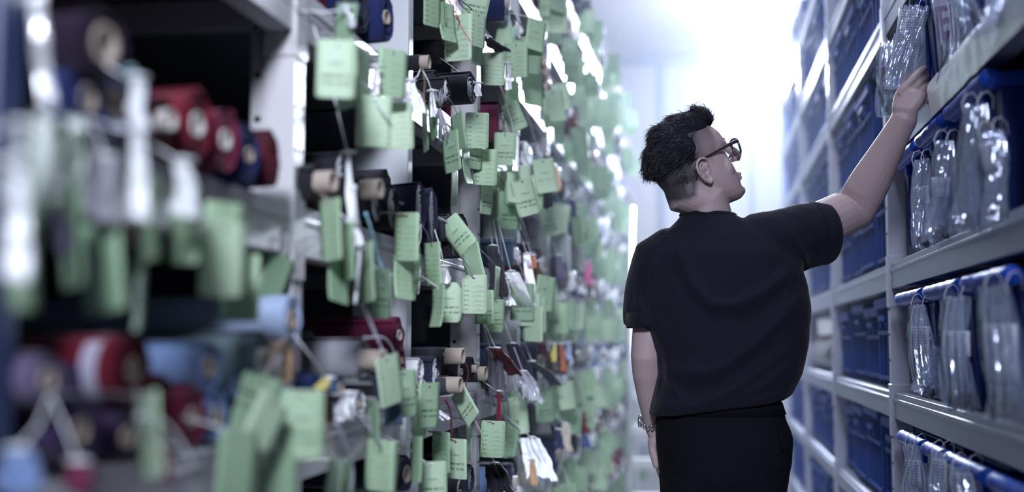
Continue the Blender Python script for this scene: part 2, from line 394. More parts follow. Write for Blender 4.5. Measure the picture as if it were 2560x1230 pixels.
def print_mesh(side, v, seed=0):
    k = (side, v, seed)
    if k in PRINT: return PRINT[k]
    m = MB(); rng = random.Random(seed * 7 + 3)
    if side == 'L':                                # the printed company side
        for q in range(9):
            an = math.pi * (0.1 + 0.22 * q) ; rr = 0.0035
            line(m, [(rr * 0.35 * math.cos(an), -0.0165 + rr * 0.35 * math.sin(an)), (rr * math.cos(an), -0.0165 + rr * math.sin(an))], 0.0007, v, 1)
        line(m, [(0, -0.0225), (-0.001, -0.0165)], 0.0008, v, 1)
        write(m, 'K O R R U N', 0.0058, 0, -0.0275, v, 1)
        write(m, '开 润 股 份', 0.0050, 0, -0.0362, v, 0, 0.00006)
        write(m, '正直勤奋 创新实践', 0.0066, 0.0005, -0.0600, v, 0, 0.00016)
        write(m, '客户第一 员工成长', 0.0066, 0.0005, -0.0730, v, 0, 0.00016)
    else:                                          # the form side, filled in by hand
        for i, s in enumerate(('客  户:', '供应商:', '名  称:', '颜  色:', '经办人:', '日  期:')):
            z = -0.0235 - 0.0128 * i
            write(m, s, 0.0046, -0.029, z, v, 0, 0.00004, True)
            line(m, [(-0.006 + 0.006 * q, z - 0.0018) for q in range(7)], 0.0004, v, 0)
            x = -0.003 + rng.random() * 0.01; end = x + 0.009 + rng.random() * 0.014
            p = []
            while x < end:
                p.append((x, z + rng.random() * 0.0042 - 0.0006)); x += 0.0006 + rng.random() * 0.0011
            line(m, p, 0.0004, v, 2)
    PRINT[k] = m.mesh('print', [M_INK, M_PALEINK, M_PEN]); return PRINT[k]
def string_geo(kind, rng):
    """from the eyelet up to where it is tied, 0.08 long along z"""
    L = 0.08; m = MB(); n = 10; w = rng.uniform(-1, 1)
    def path(bow): return [(bow * math.sin(math.pi * k / n) * (1 - .3 * k / n) + .0012 * math.sin(9 * k / n + w), .004 * math.sin(math.pi * k / n + w), L * k / n) for k in range(n + 1)]
    m.tube(path(0.003 + .003 * rng.random()), 0.0011, 5)
    if kind: m.tube(path(-0.004 - 0.004 * rng.random()), 0.0011, 5)
    m.ball((0, -0.002, 0), 0.0019, 6)
    if kind == 2:                                  # loose tails of a knot
        m.tube([(0, -0.002, 0), (0.006, -0.004, -0.012), (0.010, -0.003, -0.026)], 0.001, 5); m.tube([(0, -0.002, 0), (0.002, -0.005, -0.016), (-0.004, -0.004, -0.03)], 0.001, 5)
    return m
_r = random.Random(5)
STRG = {k: [string_geo(k, _r) for _ in range(3)] for k in (0, 1, 2)}
STRME = {}
ROLL_ENDS = []                                     # (end centre, radius) of every roll, for tying things to
def tie_point(p, own=None):
    """where a string from p is tied: the nearest roll end above, else the beam above"""
    best = None
    for c, r in ROLL_ENDS:
        q = c + Vector((.002, 0, -r * .55)); d = (q - p).length
        if q.z > p.z + .008 and d < .30 and (best is None or d < best[0]): best = (d, q)
    z = min([z for z in TIER if z - .05 > p.z] or [2.78]); q = Vector((XL + .002, p.y, z - .05)); d = (q - p).length
    if best is None or d < best[0] * .8: best = (d, q)
    return best[1]
def string_mesh(kind, var, col):
    k = (kind, var, col)
    if k not in STRME: STRME[k] = STRG[kind][var].mesh('string', STR[col])
    return STRME[k]
N_TAG = [0]
def hang_tag(p_hole, yaw, roll, sc, label, side=None, v=0, shade=0, string=(0.055, 1, 0, 'grey'), group=None, pitch=0.0, detail=True, to=None):
    N_TAG[0] += 1
    t = thing('hang_tag', label, 'tag', p_hole, (0, 0, 0), group)
    R = Matrix.Rotation(view_az(p_hole) + yaw, 3, 'Z') @ Matrix.Rotation(roll, 3, 'Y') @ Matrix.Rotation(pitch, 3, 'X')
    t.rotation_euler = R.to_euler(); t.scale = (sc, sc, sc)
    c = place('card', card_mesh(v, shade), t)
    if side: place('print', print_mesh(side, min(v, 3) if v != 4 else 0, N_TAG[0] % 3 if side == 'F' else 0), c)
    if detail: place('eyelet', EYE, t)
    if string:
        s = place('string', string_mesh(*string[1:]), t); to = to or tie_point(Vector(p_hole))
        v_ = R.transposed() @ (to - Vector(p_hole)) / sc
        s.rotation_euler = v_.to_track_quat('Z', 'Y').to_euler(); s.scale = (1, 1, v_.length / .08)
    return t
# (x0, y0, x1, y1 of the unturned card in the photograph, side, turn clockwise, plane X, label)
G = 'green tag '
TAGS = [
 (790, 98, 890, 245, 'L', 1, -.545, 'nearest sharp-cornered green tag, slogan side out, right of the perforated post', dict(v=0, sh=1, st=(.055, 1, 0, 'black'))),
 (836, 112, 892, 272, None, -2, -.565, 'green tag tucked behind the slogan tag by the perforated post, only its lower corner out', dict(sh=0)),
 (832, 22, 886, 128, None, 12, -.575, 'curled green tag catching white light on its upper edge, over the slogan tag', dict(v=2, sh=2, yw=-1)),
 (890, 118, 926, 262, 'F', -1, -.575, 'narrow-looking turned green form tag between two larger ones near the navy roll', dict(sh=0)),
 (945, 122, 1016, 242, 'F', 2, -.56, 'green form tag hanging right under the navy velvet roll', dict(st=(.03, 1, 0, 'black'))),
 (890, 238, 980, 366, 'F', 2, -.555, 'green form tag with a knotted string across it, over the dark shelf gap', dict(sh=1, st=(.09, 2, 0, 'grey'))),
 (952, 256, 1037, 373, 'F', -2, -.565, 'green form tag overlapping the pale smooth post, bottom edge below its neighbour', dict(sh=1, st=(.055, 1, 0, 'white'))),
 (799, 497, 850, 651, 'F', -1, -.585, 'turned green tag hanging from the tan cored black roll', dict(sh=0, st=(.055, 1, 1, 'brown'))),
 (820, 640, 872, 742, 'F', 9, -.59, 'green tag leaning with its foot swung out under the black rolls', dict(v=1, sh=2)),
 (852, 557, 882, 699, 'F', 0, -.575, 'slim turned green tag beside the white twisted strings', dict(sh=0)),
 (885, 640, 912, 752, None, 0, -.60, 'dim green tag half hidden behind the white twisted strings', dict(sh=2)),
 (900, 606, 932, 755, 'F', -2, -.575, 'slim green tag hanging from the white knot', dict(sh=0, st=(.03, 1, 0, 'white'))),
 (935, 671, 978, 796, 'L', 1, -.575, 'darker green slogan tag on the long light blue cord', dict(sh=2, v=2, st=(.09, 0, 0, 'blue'))),
 (986, 531, 1046, 652, 'F', 3, -.565, 'green form tag hung from the folded black cloth at the smooth post', dict(sh=0, st=(.055, 1, 1, 'brown'))),
 (984, 640, 1034, 746, 'F', 4, -.58, 'green form tag peeping out below the folded black cloth tag', dict(sh=0, v=1)),
 (1030, 632, 1052, 734, None, 2, -.60, 'dark green tag seen almost edge on beside the smooth post', dict(sh=2)),
 (512, 528, 606, 660, None, 1, -.585, 'blurred green tag under the crimson rolls, upper of two', dict(sh=0, st=(.055, 1, 0, 'black'))),
 (504, 580, 612, 718, None, 0, -.56, 'blurred green tag under the crimson rolls, in front of its twin', dict(sh=1, st=(.055, 0, 0, 'grey'))),
 (552, 650, 646, 790, None, 1, -.60, 'blurred green tag hanging low over the light blue roll', dict(sh=0, st=(.09, 0, 0, 'grey'))),
 (657, 650, 720, 744, None, 24, -.66, 'shaded dark green tag lying against the perforated post', dict(sh=2)),
 (697, 976, 808, 1148, 'L', 1, -.535, 'large blurred slogan tag hanging from the peach cloth', dict(sh=0, st=(.055, 1, 0, 'grey'))),
 (618, 1020, 695, 1130, None, 32, -.555, 'green tag turned cornerwise beside the large blurred slogan tag', dict(sh=1)),
 (588, 958, 690, 1085, None, 14, -.585, 'green tag half hidden behind the cornerwise one', dict(sh=2)),
 (545, 1095, 640, 1240, None, 4, -.56, 'teal green blurred tag at the rack foot under the red rolls', dict(sh=2)),
 (645, 1140, 745, 1270, None, -2, -.56, 'teal green blurred tag below the large slogan tag', dict(sh=2)),
 (913, 1100, 984, 1228, 'F', 3, -.555, 'green form tag crossed by a knotted grey blue cord', dict(sh=0, st=(.14, 2, 0, 'grey'))),
 (968, 1104, 996, 1235, None, 3, -.575, 'green tag sticking out behind the one with the knotted cord', dict(sh=0)),
 (946, 890, 1005, 1012, 'F', -14, -.545, 'tilted green form tag below the burgundy roll', dict(sh=1, st=(.055, 1, 1, 'grey'))),
 (982, 926, 1044, 1043, 'L', -5, -.565, 'green slogan tag showing behind the tilted form tag', dict(sh=0)),
 (914, 1028, 946, 1098, None, 2, -.58, 'small dim green tag behind the slate cloth', dict(sh=2)),
 (818, 1165, 850, 1262, None, 14, -.56, 'twisted dark green tag at the beam below the slate roll', dict(sh=2, v=2)),
 (852, 1160, 884, 1262, None, -6, -.575, 'dark green tag beside the twisted one at the beam', dict(sh=2, v=2)),
 (1022, 1090, 1048, 1204, None, 0, -.56, 'dark green tag seen nearly edge on with a folded ear', dict(sh=2, v=3)),
 (1060, -40, 1102, 66, 'F', -4, -.585, 'green form tag cut by the top of the frame beside the smooth post', dict(sh=0)),
 (1099, -35, 1113, 66, None, 0, -.575, 'dark green tag edge between two form tags at the top', dict(sh=2)),
 (1097, 10, 1137, 103, 'L', -3, -.565, 'green slogan tag with a curled foot near the pink strings', dict(sh=0, v=1)),
 (1111, 36, 1178, 152, 'F', 2, -.55, 'pale green tag with rough handwriting under the pink strings', dict(sh=1, st=(.055, 2, 0, 'pink'))),
 (1176, 33, 1214, 115, 'F', 1, -.57, 'green form tag close behind the handwritten one', dict(sh=1)),
 (1160, -45, 1224, 52, 'L', 12, -.58, 'tilted green slogan tag at the very top', dict(sh=0)),
 (1205, 130, 1263, 213, 'F', 1, -.575, 'blurred pale form tag below the dark sleeve of cloth', dict(sh=1)),
 (1178, 90, 1208, 152, None, 0, -.59, 'green tag corner behind the pale form tag', dict(sh=2)),
 (1236, 78, 1288, 122, None, 12, -.60, 'green tag tipped sideways behind the dark sleeve of cloth', dict(sh=0)),
 (1163, 281, 1222, 371, 'F', 1, -.57, 'sharp green form tag hanging from the large dark cuffed roll', dict(sh=0, st=(.03, 1, 0, 'grey'))),
 (1106, 328, 1148, 430, 'L', -6, -.56, 'dark green slogan tag leaning beside the grey tassel', dict(sh=2, st=(.055, 1, 1, 'brown'))),
 (1055, 273, 1068, 380, None, 1, -.60, 'green tag seen edge on under the tan core by the smooth post', dict(sh=2)),
 (1072, 256, 1090, 342, None, -6, -.59, 'green tag seen edge on with a bright rim next to the grey tassel', dict(sh=2)),
 (1130, 282, 1160, 376, None, -10, -.58, 'shadowed green tag behind the leaning slogan tag', dict(sh=2)),
 (1170, 340, 1207, 420, 'L', 0, -.585, 'green slogan tag mostly covered, below the sharp form tag', dict(sh=0)),
 (1181, 372, 1246, 463, 'F', 2, -.565, 'green form tag hanging lowest under the dark cuffed roll', dict(sh=0, st=(.09, 0, 0, 'grey'))),
 (1237, 331, 1288, 413, 'L', 1, -.575, 'soft green slogan tag beside the white glint strip', dict(sh=0)),
 (1260, 258, 1310, 325, 'L', -24, -.58, 'soft green tag tilted over the one with the white glint', dict(sh=0)),
 (1264, 205, 1298, 268, None, 0, -.59, 'small soft green tag above the tilted one', dict(sh=0)),
 (1156, 372, 1174, 457, None, -6, -.575, 'green tag seen edge on with a curved foot', dict(sh=0, v=1)),
 (1129, 424, 1145, 513, None, -2, -.62, 'turned green tag against the second perforated post', dict(sh=0)),
 (1202, 455, 1232, 536, 'L', 0, -.585, 'soft green slogan tag high in the dark opening past the second post', dict(sh=0)),
 (1215, 470, 1247, 552, None, 3, -.595, 'soft green tag just behind that slogan tag', dict(sh=0)),
 (1261, 431, 1317, 511, 'F', 2, -.565, 'soft green form tag over the dark opening past the second post', dict(sh=0)),
 (1249, 480, 1300, 573, 'L', 0, -.585, 'shaded green slogan tag below the soft form tag', dict(sh=2)),
 (1060, 606, 1101, 712, 'F', -1, -.57, 'narrow green form tag under the fuzzy edged folded denim', dict(sh=0, st=(.03, 0, 0, 'black'))),
 (1101, 560, 1184, 612, 'L', -40, -.56, 'green tag pushed up sideways on the black pinked cloth', dict(sh=0, v=3, fx=(56, 88))),
 (1158, 608, 1204, 700, None, -14, -.59, 'green tag slanting behind the sharp form tag', dict(sh=0)),
 (1151, 687, 1221, 784, 'F', 0, -.545, 'sharpest pale green form tag, every field filled in by hand', dict(sh=1, st=(.055, 1, 0, 'grey'), v=0)),
 (1088, 706, 1154, 806, 'L', 0, -.56, 'sharp green slogan tag with snipped corners on a burgundy cord', dict(sh=1, st=(.055, 1, 1, 'burgundy'), v=4)),
 (1080, 712, 1111, 817, 'F', 0, -.55, 'slim green form tag overlapping the snipped slogan tag', dict(sh=0, v=1)),
 (1187, 727, 1234, 808, 'L', 0, -.57, 'soft green slogan tag behind the sharpest form tag', dict(sh=0)),
 (1217, 748, 1262, 830, 'L', 1, -.58, 'soft green slogan tag hanging under the white twisted plastic', dict(sh=0)),
 (1238, 668, 1250, 746, None, 0, -.575, 'green tag seen edge on below a white dot of light', dict(sh=0)),
 (1306, 745, 1368, 832, None, 0, -.53, 'blurred green tag under the white twisted plastic tip', dict(sh=0)),
 (1368, 758, 1425, 834, None, 0, -.525, 'blurred green tag next past the white plastic tip', dict(sh=0)),
 (1046, 957, 1099, 1068, 'L', 0, -.56, 'sharp green slogan tag under the white fleece', dict(sh=0, st=(.055, 1, 1, 'grey'))),
 (1142, 968, 1180, 1056, 'L', -41, -.55, 'sharp green slogan tag swung out cornerwise under a tan core', dict(sh=1, st=(.03, 0, 0, 'grey'))),
 (1034, 1020, 1072, 1066, None, 2, -.58, 'green tag corner behind the fleece slogan tag', dict(sh=0)),
 (1080, 1086, 1124, 1172, 'F', 2, -.575, 'green form tag on a thin black cord below the beam', dict(sh=2, st=(.09, 0, 0, 'black'))),
 (1112, 1097, 1166, 1197, 'L', 1, -.56, 'green slogan tag on a burgundy cord below the beam', dict(sh=1, st=(.09, 1, 1, 'burgundy'))),
 (1045, 1155, 1118, 1262, 'L', -1, -.55, 'lowest sharp green slogan tag on a long white cord loop', dict(sh=1, st=(.09, 1, 0, 'white'))),
 (1201, 1052, 1263, 1144, 'F', 2, -.545, 'soft green form tag before the second perforated post foot', dict(sh=0, st=(.09, 0, 1, 'burgundy'))),
 (1166, 1060, 1180, 1154, None, -2, -.60, 'dark green tag seen edge on along the second post', dict(sh=2)),
 (345, 500, 392, 592, None, 2, -.575, 'blurred green tag under the bright white plastic, by the crimson rolls', dict(sh=0)),
 (420, 500, 490, 622, None, 2, -.57, 'blurred green tag below the second white plastic', dict(sh=0)),
 (160, 300, 210, 540, None, -2, -.56, 'blurred dim green tag by the blue rolls', dict(sh=2)),
 (80, 300, 128, 540, None, -3, -.55, 'blurred dark green tag next to the blue-grey post', dict(sh=2)),
 (205, 560, 300, 775, None, -6, -.575, 'long blurred dark green tag hanging in the black gap', dict(sh=2)),
 (340, 640, 362, 815, None, 0, -.60, 'thin blurred dark green tag edge in the black gap', dict(sh=2)),
 (18, 560, 82, 712, None, 2, -.54, 'blurred teal green tag across the foot of the bright plastic', dict(sh=0)),
 (342, 1000, 398, 1176, None, -9, -.56, 'pale blurred tag crossing the plum and red rolls', dict(sh=1)),
 (150, 560, 200, 640, None, -4, -.57, 'blurred tag in the dark under the blue rolls', dict(sh=2)),
]
# ------------------------------------------------------------------ fabric rolls and folded cloth
FC = dict(black=(0.012, 0.012, 0.018), charcoal=(0.035, 0.036, 0.048), denim=(0.022, 0.027, 0.055), navy=(0.012, 0.02, 0.085), royal=(0.03, 0.06, 0.22), red=(0.13, 0.008, 0.022),
          crimson=(0.15, 0.016, 0.05), darkred=(0.055, 0.006, 0.014), burgundy=(0.12, 0.015, 0.05), plum=(0.032, 0.018, 0.062), mauve=(0.11, 0.09, 0.16), lightblue=(0.17, 0.25, 0.46), paleblue=(0.32, 0.40, 0.58),
          greygreen=(0.15, 0.21, 0.24), grey=(0.24, 0.24, 0.28), midgrey=(0.13, 0.13, 0.16), slate=(0.05, 0.08, 0.14), white=(0.72, 0.74, 0.78), cream=(0.6, 0.55, 0.47), peach=(0.55, 0.36, 0.22), brown=(0.12, 0.06, 0.035), lavender=(0.28, 0.3, 0.48), pink=(0.55, 0.12, 0.28), yellow=(0.5, 0.4, 0.1), teal=(0.22, 0.38, 0.42), shadedplum=(0.014, 0.006, 0.02), rust=(0.4, 0.12, 0.07))
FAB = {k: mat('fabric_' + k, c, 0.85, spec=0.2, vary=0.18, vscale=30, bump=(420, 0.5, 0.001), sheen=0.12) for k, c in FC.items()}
M_CORE = mat('cardboard_tan', (0.34, 0.28, 0.24), 0.75, vary=0.1, vscale=40, bump=(150, 0.2)); M_CORE2 = mat('cardboard_white', (0.50, 0.47, 0.45), 0.6, vary=0.06, vscale=40)
M_FRAY = mat('frayed_white_edge', (0.55, 0.56, 0.62), 0.9, bump=(700, 0.8, 0.002), vary=0.3, vscale=120); M_FRAYD = mat('frayed_grey_edge', (0.27, 0.27, 0.32), 0.9, bump=(700, 0.8, 0.002), vary=0.4, vscale=120)
M_BAND = mat('green_paper_band', (0.01, 0.13, 0.06), 0.5); M_WBAND = mat('white_paper_band', (0.36, 0.34, 0.44), 0.5)
def roll_mesh(name, r, ry, L, rc, seed, mats, n=28, layers=None, soft=0.035):
    """roll along -X, end face at x=0: outer skin, wound layers standing proud and sunk, hole for the core"""
    rng = random.Random(seed); m = MB()
    ph = [rng.random() * 6.28 for _ in range(4)]
    def rad(f, a): return f * (1 + soft * (math.sin(2 * a + ph[0]) + 0.6 * math.sin(3 * a + ph[1]) + 0.4 * math.sin(5 * a + ph[2])) * (0.3 + 0.7 * f))
    def ring(x, f, jx=0.0):
        out = []
        for j in range(n):
            a = 2 * math.pi * j / n
            k = rad(f, a)
            out.append((x + (rng.uniform(-jx, jx) if jx else 0), ry * k * math.cos(a), r * k * math.sin(a)))
        return out
    body = [ring(-L * t, (0.9 if t == 1 else 1) * (1 + rng.uniform(-.012, .012))) for t in (1, 0.97, 0.6, 0.3, 0.1, 0.03)] + [ring(-0.004, 0.995), ring(0, 0.975, 0.001)]
    m.loft(body, 0, False)
    lay = layers or max(4, int((1 - rc) * r / 0.0045)); rings = [body[-1]]; mi = []
    for k in range(lay):
        f1 = lerp(0.97, rc, (k + 0.45) / lay); f2 = lerp(0.97, rc, (k + 0.9) / lay)
        d = rng.uniform(0.002, 0.006)
        rings += [ring(-d, f1, 0.0006), ring(rng.uniform(-0.002, 0.002), f2, 0.001)]
    for i in range(len(rings) - 1):
        m.loft([rings[i], rings[i + 1]], 1 if (i % 2 == 1 and len(mats) > 1) else 0, False)
    inner = ring(-0.03, max(rc * 0.98, 0.02)); m.loft([rings[-1], inner], 0, False)
    m.add(inner, [tuple(range(n))], 0)
    # loose outer flap leaving the roll
    a0 = rng.uniform(0.2, 1.9); P = []
    for i in range(7):
        a = a0 + 0.75 * i / 6; f = 1.005 + 0.16 * (i / 6) ** 2
        P.append([(-L * q, ry * rad(1, a) * f * math.cos(a), r * rad(1, a) * f * math.sin(a)) for q in (0.004, 0.25, 0.6, 0.97)])
    m.grid(P, 0, 0.0015)
    return m.mesh(name, mats)
def core_mesh(ro, out, depth=0.05, m=None):
    a = MB(); n = 20; ri = ro * 0.72
    prof = [(-depth, ro), (out, ro), (out + 0.0008, ro * 0.93), (out, ri), (-depth, ri)]
    a.loft([[(x, q * math.cos(2 * math.pi * j / n), q * math.sin(2 * math.pi * j / n)) for j in range(n)] for x, q in prof], 0, False)
    a.add([(-depth + 0.005, ri * math.cos(2 * math.pi * j / n), ri * math.sin(2 * math.pi * j / n)) for j in range(n)], [tuple(range(n))], 1, False)
    return a.mesh('core_tube', [m or M_CORE, M_HOLE])
N_ROLL = [0]
def roll(p, r, col, label, core=0.3, out=0.002, ry=None, L=0.5, fray=None, yaw=0.0, tilt=0.0, band=None, corem=None, name='fabric_roll', group=None, layers=None, soft=0.035):
    N_ROLL[0] += 1; seed = N_ROLL[0]; ROLL_ENDS.append((Vector(p), r))
    t = thing(name, label, 'fabric roll' if name == 'fabric_roll' else 'folded fabric', p, (0, tilt, yaw), group)
    mats = [FAB[col]] + ([fray] if fray else [])
    place('fabric', roll_mesh('fabric', r, ry or r, L, core or 0.1, seed, mats, layers=layers, soft=soft), t)
    if core:
        c = place('core_tube', core_mesh(min(r, ry or r) * core * 1.02, out, min(0.08, L * 0.5), corem), t)
    if band:
        a = MB(); n = 28; x0, x1, bm = band
        a.loft([[(x, (ry or r) * 1.045 * math.cos(2 * math.pi * j / n), r * 1.045 * math.sin(2 * math.pi * j / n)) for j in range(n)] for x in (-x0, -x1)], 0, False)
        a.build('paper_band', bm, t)
    return t
# px, py of the end's centre, its vertical radius in px, colour, label, options
RO = [
 # shelf 1.34, half bay before the first perforated post
 (492, 348, 88, 'red', 'big dark red fabric roll with a wide cream core, beside the crimson roll', dict(core=.40, ry=.9, corem=M_CORE2)),
 (562, 384, 78, 'crimson', 'crimson fabric roll with a bright white core at the end of the red pile', dict(core=.34, corem=M_CORE2)),
 (404, 338, 62, 'darkred', 'brownish red fabric roll with a small pale core, tucked behind the big red one', dict(core=.42, out=.012, corem=M_CORE2)),
 (622, 420, 74, 'navy', 'navy velvet roll with a crumpled tan core beside the first perforated post', dict(core=.36, ry=.7)),
 (682, 432, 66, 'darkred', 'narrow dark red roll squeezed against the first perforated post', dict(core=0, ry=.55)),
 (216, 292, 88, 'navy', 'blurred navy roll with a beige core near the blue-grey post', dict(core=.4)),
 (284, 300, 84, 'lavender', 'blurred lavender blue roll with a beige core near the blue-grey post', dict(core=.44)),
 (262, 112, 92, 'shadedplum', 'blurred plum roll, colour darkened for shade, on top of the blue rolls', dict(core=.55, X=-.60)),  # darkened plum puts the shade up there into the cloth colour
 (338, 222, 50, 'teal', 'blurred pale teal bundle between the blue and the red rolls', dict(core=0, L=.3)),
 # shelf 0.98, same half bay
 (334, 924, 84, 'red', 'bright red fabric roll with a white band, topmost of the plum pile', dict(core=.36, band=(.022, .042, M_WBAND))),
 (120, 950, 66, 'mauve', 'mauve grey blurred roll next to the blue-grey post', dict(core=.42)),
 (200, 1078, 86, 'plum', 'plum purple blurred roll, largest of the purple pile', dict(core=.36)),
 (318, 1092, 60, 'plum', 'small plum purple roll under the bright red one', dict(core=.44)),
 (232, 948, 60, 'plum', 'dark plum roll wedged behind the mauve one', dict(core=.4, X=-.66)),
 (524, 918, 62, 'lightblue', 'light blue fabric roll with a brown core beside the bright red roll', dict(core=.42)),
 (480, 1044, 74, 'crimson', 'wine red fabric roll below the light blue one', dict(core=.4, ry=.85)),
 (404, 1000, 56, 'darkred', 'dark red roll between the bright red and wine red ones', dict(core=.3, X=-.65)),
 (730, 800, 62, 'paleblue', 'pale sky blue fabric roll on top, against the first perforated post', dict(core=.40)),
 (650, 905, 66, 'greygreen', 'grey green fabric roll with a white rimmed end', dict(core=.5, out=.01, corem=M_CORE2)),
 (540, 1042, 60, 'lightblue', 'light blue roll low between the wine red and the peach one', dict(core=.4)),
 (706, 915, 58, 'peach', 'crumpled peach coloured roll under the pale sky blue one', dict(core=.3, fray=M_FRAY, soft=.09)),
 (600, 1040, 46, 'slate', 'slate roll end low behind the cornerwise tag', dict(core=.4, X=-.65)),
 # second half bay
 (792, 455, 44, 'black', 'black fabric roll with a long tan core beside the first perforated post', dict(core=.62, out=.03, X=-.625)),
 (790, 535, 48, 'charcoal', 'charcoal roll lying under the tan cored black roll', dict(core=0, X=-.66)),
 (856, 440, 60, 'black', 'black fabric roll with a glittering frayed edge at mid shelf', dict(core=0, fray=M_FRAY, ry=.6, X=-.64)),
 (905, 474, 34, 'black', 'black roll showing a pale tan core stub above the tied strings', dict(core=.72, out=.035, X=-.60)),
 (962, 470, 44, 'charcoal', 'charcoal roll on the upper row beside the smooth post', dict(core=0, X=-.66)),
 (944, 540, 56, 'black', 'black striped bundle of frayed cloth rolls above the beam', dict(core=0, fray=M_FRAY, ry=.6, X=-.62)),
 (984, 560, 52, 'black', 'black ribbed roll next to the smooth post', dict(core=0, fray=M_FRAYD, ry=.8, X=-.62)),
 (998, 838, 42, 'burgundy', 'burgundy folded roll with a cream core against the smooth post', dict(core=.45, ry=.75, out=.002, soft=.12, corem=M_CORE2)),
 (1004, 902, 30, 'burgundy', 'small burgundy roll under the big burgundy one', dict(core=.35, ry=.8, L=.1)),
 (906, 898, 48, 'grey', 'grey fabric roll with a green paper band and a tan core sticking out', dict(core=.5, out=.045, band=(.11, .19, M_BAND))),
 (850, 972, 34, 'slate', 'slate roll under the grey banded one', dict(core=.5, corem=M_CORE)),
 (788, 962, 26, 'navy', 'small navy roll behind the yellow scrap', dict(core=0)),
 (822, 1020, 42, 'brown', 'brown leather roll lying on the low beam', dict(core=0, ry=.5)),
 (900, 1010, 34, 'white', 'white fuzzy cloth roll behind the slate cloth', dict(core=.3, fray=M_FRAYD)),
 (775, 870, 40, 'midgrey', 'mid grey roll deep behind the grey banded roll', dict(core=0, X=-.75)),
 (966, 66, 62, 'navy', 'navy velvet roll with an oval tan core at the top of the frame', dict(core=.42, ry=.7)),
 (904, 40, 66, 'denim', 'dark denim roll above the curled tag', dict(core=0, ry=.8, X=-.65)),
 (858, 18, 54, 'navy', 'navy roll above the first perforated post beam', dict(core=.3, X=-.68)),
 (822, 10, 52, 'red', 'red roll at the top edge above the beam', dict(core=0, X=-.70)),
 # third half bay
 (1180, 221, 37, 'charcoal', 'large dark cuffed roll with a pinked rim and hollow end', dict(core=0, fray=M_FRAY, layers=3, X=-.585)),
 (1052, 186, 20, 'black', 'small roll with a plain tan core beside the smooth post', dict(core=.85, out=.02, L=.2, X=-.61)),
 (1118, 258, 34, 'black', 'black folded roll under the dark cuffed one, cut edges showing', dict(core=0, fray=M_FRAY, ry=.7, X=-.60)),
 (1090, 200, 26, 'charcoal', 'charcoal roll behind the orange strings', dict(core=0, X=-.66)),
 (1100, 130, 30, 'black', 'black roll in the shade above the orange strings', dict(core=0, X=-.70)),
 (1052, 556, 66, 'denim', 'dark denim cloth folded over itself with white fuzzy edges', dict(core=0, ry=.30, fray=M_FRAY, L=.4, X=-.60, name='folded_fabric', soft=.06)),
 (1084, 572, 66, 'denim', 'dark denim fold next to the fuzzy edged one', dict(core=0, ry=.26, fray=M_FRAYD, L=.4, X=-.59, name='folded_fabric', soft=.07)),
 (1122, 596, 34, 'charcoal', 'black flattened cloth roll pushing up a sideways tag', dict(core=0, ry=1.2, X=-.585, soft=.08)),
 (1160, 572, 32, 'black', 'black roll against the second perforated post', dict(core=0, ry=.9, fray=M_FRAYD)),
 (1142, 648, 32, 'black', 'black pinked cloth hanging over the sharpest form tag', dict(core=0, ry=1.1, fray=M_FRAYD, X=-.575, L=.4)),
 (1050, 930, 34, 'white', 'white fleece roll with a fuzzy edge beside the smooth post', dict(core=0, fray=M_FRAYD, X=-.60, soft=.07)),
 (1092, 936, 46, 'denim', 'denim roll with white fluffy layers next to the white fleece', dict(core=.3, fray=M_FRAY, ry=.7, X=-.60)),
 (1116, 890, 21, 'charcoal', 'tan core tube standing out above the denim roll', dict(core=.93, out=.04, X=-.585)),
 (1120, 962, 21, 'charcoal', 'tan core tube standing out below its twin', dict(core=.93, out=.03, X=-.575)),
 (1152, 930, 42, 'black', 'black roll with a peeled core tied by a burgundy cord', dict(core=.36, ry=.6, fray=M_FRAYD, X=-.59)),
 (1180, 922, 30, 'black', 'black roll with a tan core against the second perforated post', dict(core=.55, ry=.6, out=.015, X=-.585)),
 (1197, 934, 21, 'charcoal', 'roll with a tan core past the burgundy cord', dict(core=.85, out=.02, X=-.60)),
 (1075, 985, 28, 'denim', 'denim roll low behind the fleece slogan tag', dict(core=0, X=-.66)),
 (1016, 1186, 44, 'denim', 'denim roll with a tan core low beside the edge-on tag', dict(core=.5, X=-.60)),
 (1056, 1204, 30, 'white', 'white fuzzy roll low behind the lowest slogan tag', dict(core=0, fray=M_FRAYD, ry=.7)),
 (1150, 1230, 34, 'charcoal', 'charcoal roll with a white ruffled edge at the foot of the picture', dict(core=.3, fray=M_FRAY, ry=.7)),
 (1178, 1196, 34, 'denim', 'dark denim roll low against the second perforated post', dict(core=0, ry=.7, fray=M_FRAYD)),
]
for (px, py, rp, col, lab, kw) in RO:
    kw = dict(kw); X = kw.pop('X', -.62); p = atX(px, py, X); r = rp / scale_at(p)
    if 'ry' in kw: kw['ry'] = r * kw['ry']
    yw = -.5 if kw.get('name') else (-.14 if not kw.get('X', 0) else -.14) + random.Random(px).uniform(-.06, .05)
    if kw.get('name'): kw['L'] = .26
    # seat it on its shelf and keep it clear of the posts
    rr = max(r * 1.1, kw.get('ry', r) * 1.1); zt = max(z for z in TIER if z < p.z + .03)
    p.z = max(p.z, min(zt + .003 + r * 1.1, p.z + (.03 if X > -.7 and px > 700 else .018)))
    nxt = min([q for q in LP + PP if q > p.y] or [99]) - .03
    if not kw.get('name'):
        if p.y + rr > nxt: p.y = max(nxt - rr, p.y - .04)
        free = nxt - p.y - rr
        kw['L'] = min(kw.get('L', .5), .5)
        if free < .5 * math.sin(.14): yw = -max(0.0, free) / .55
    roll(p, r, col, lab, yaw=yw, **kw)

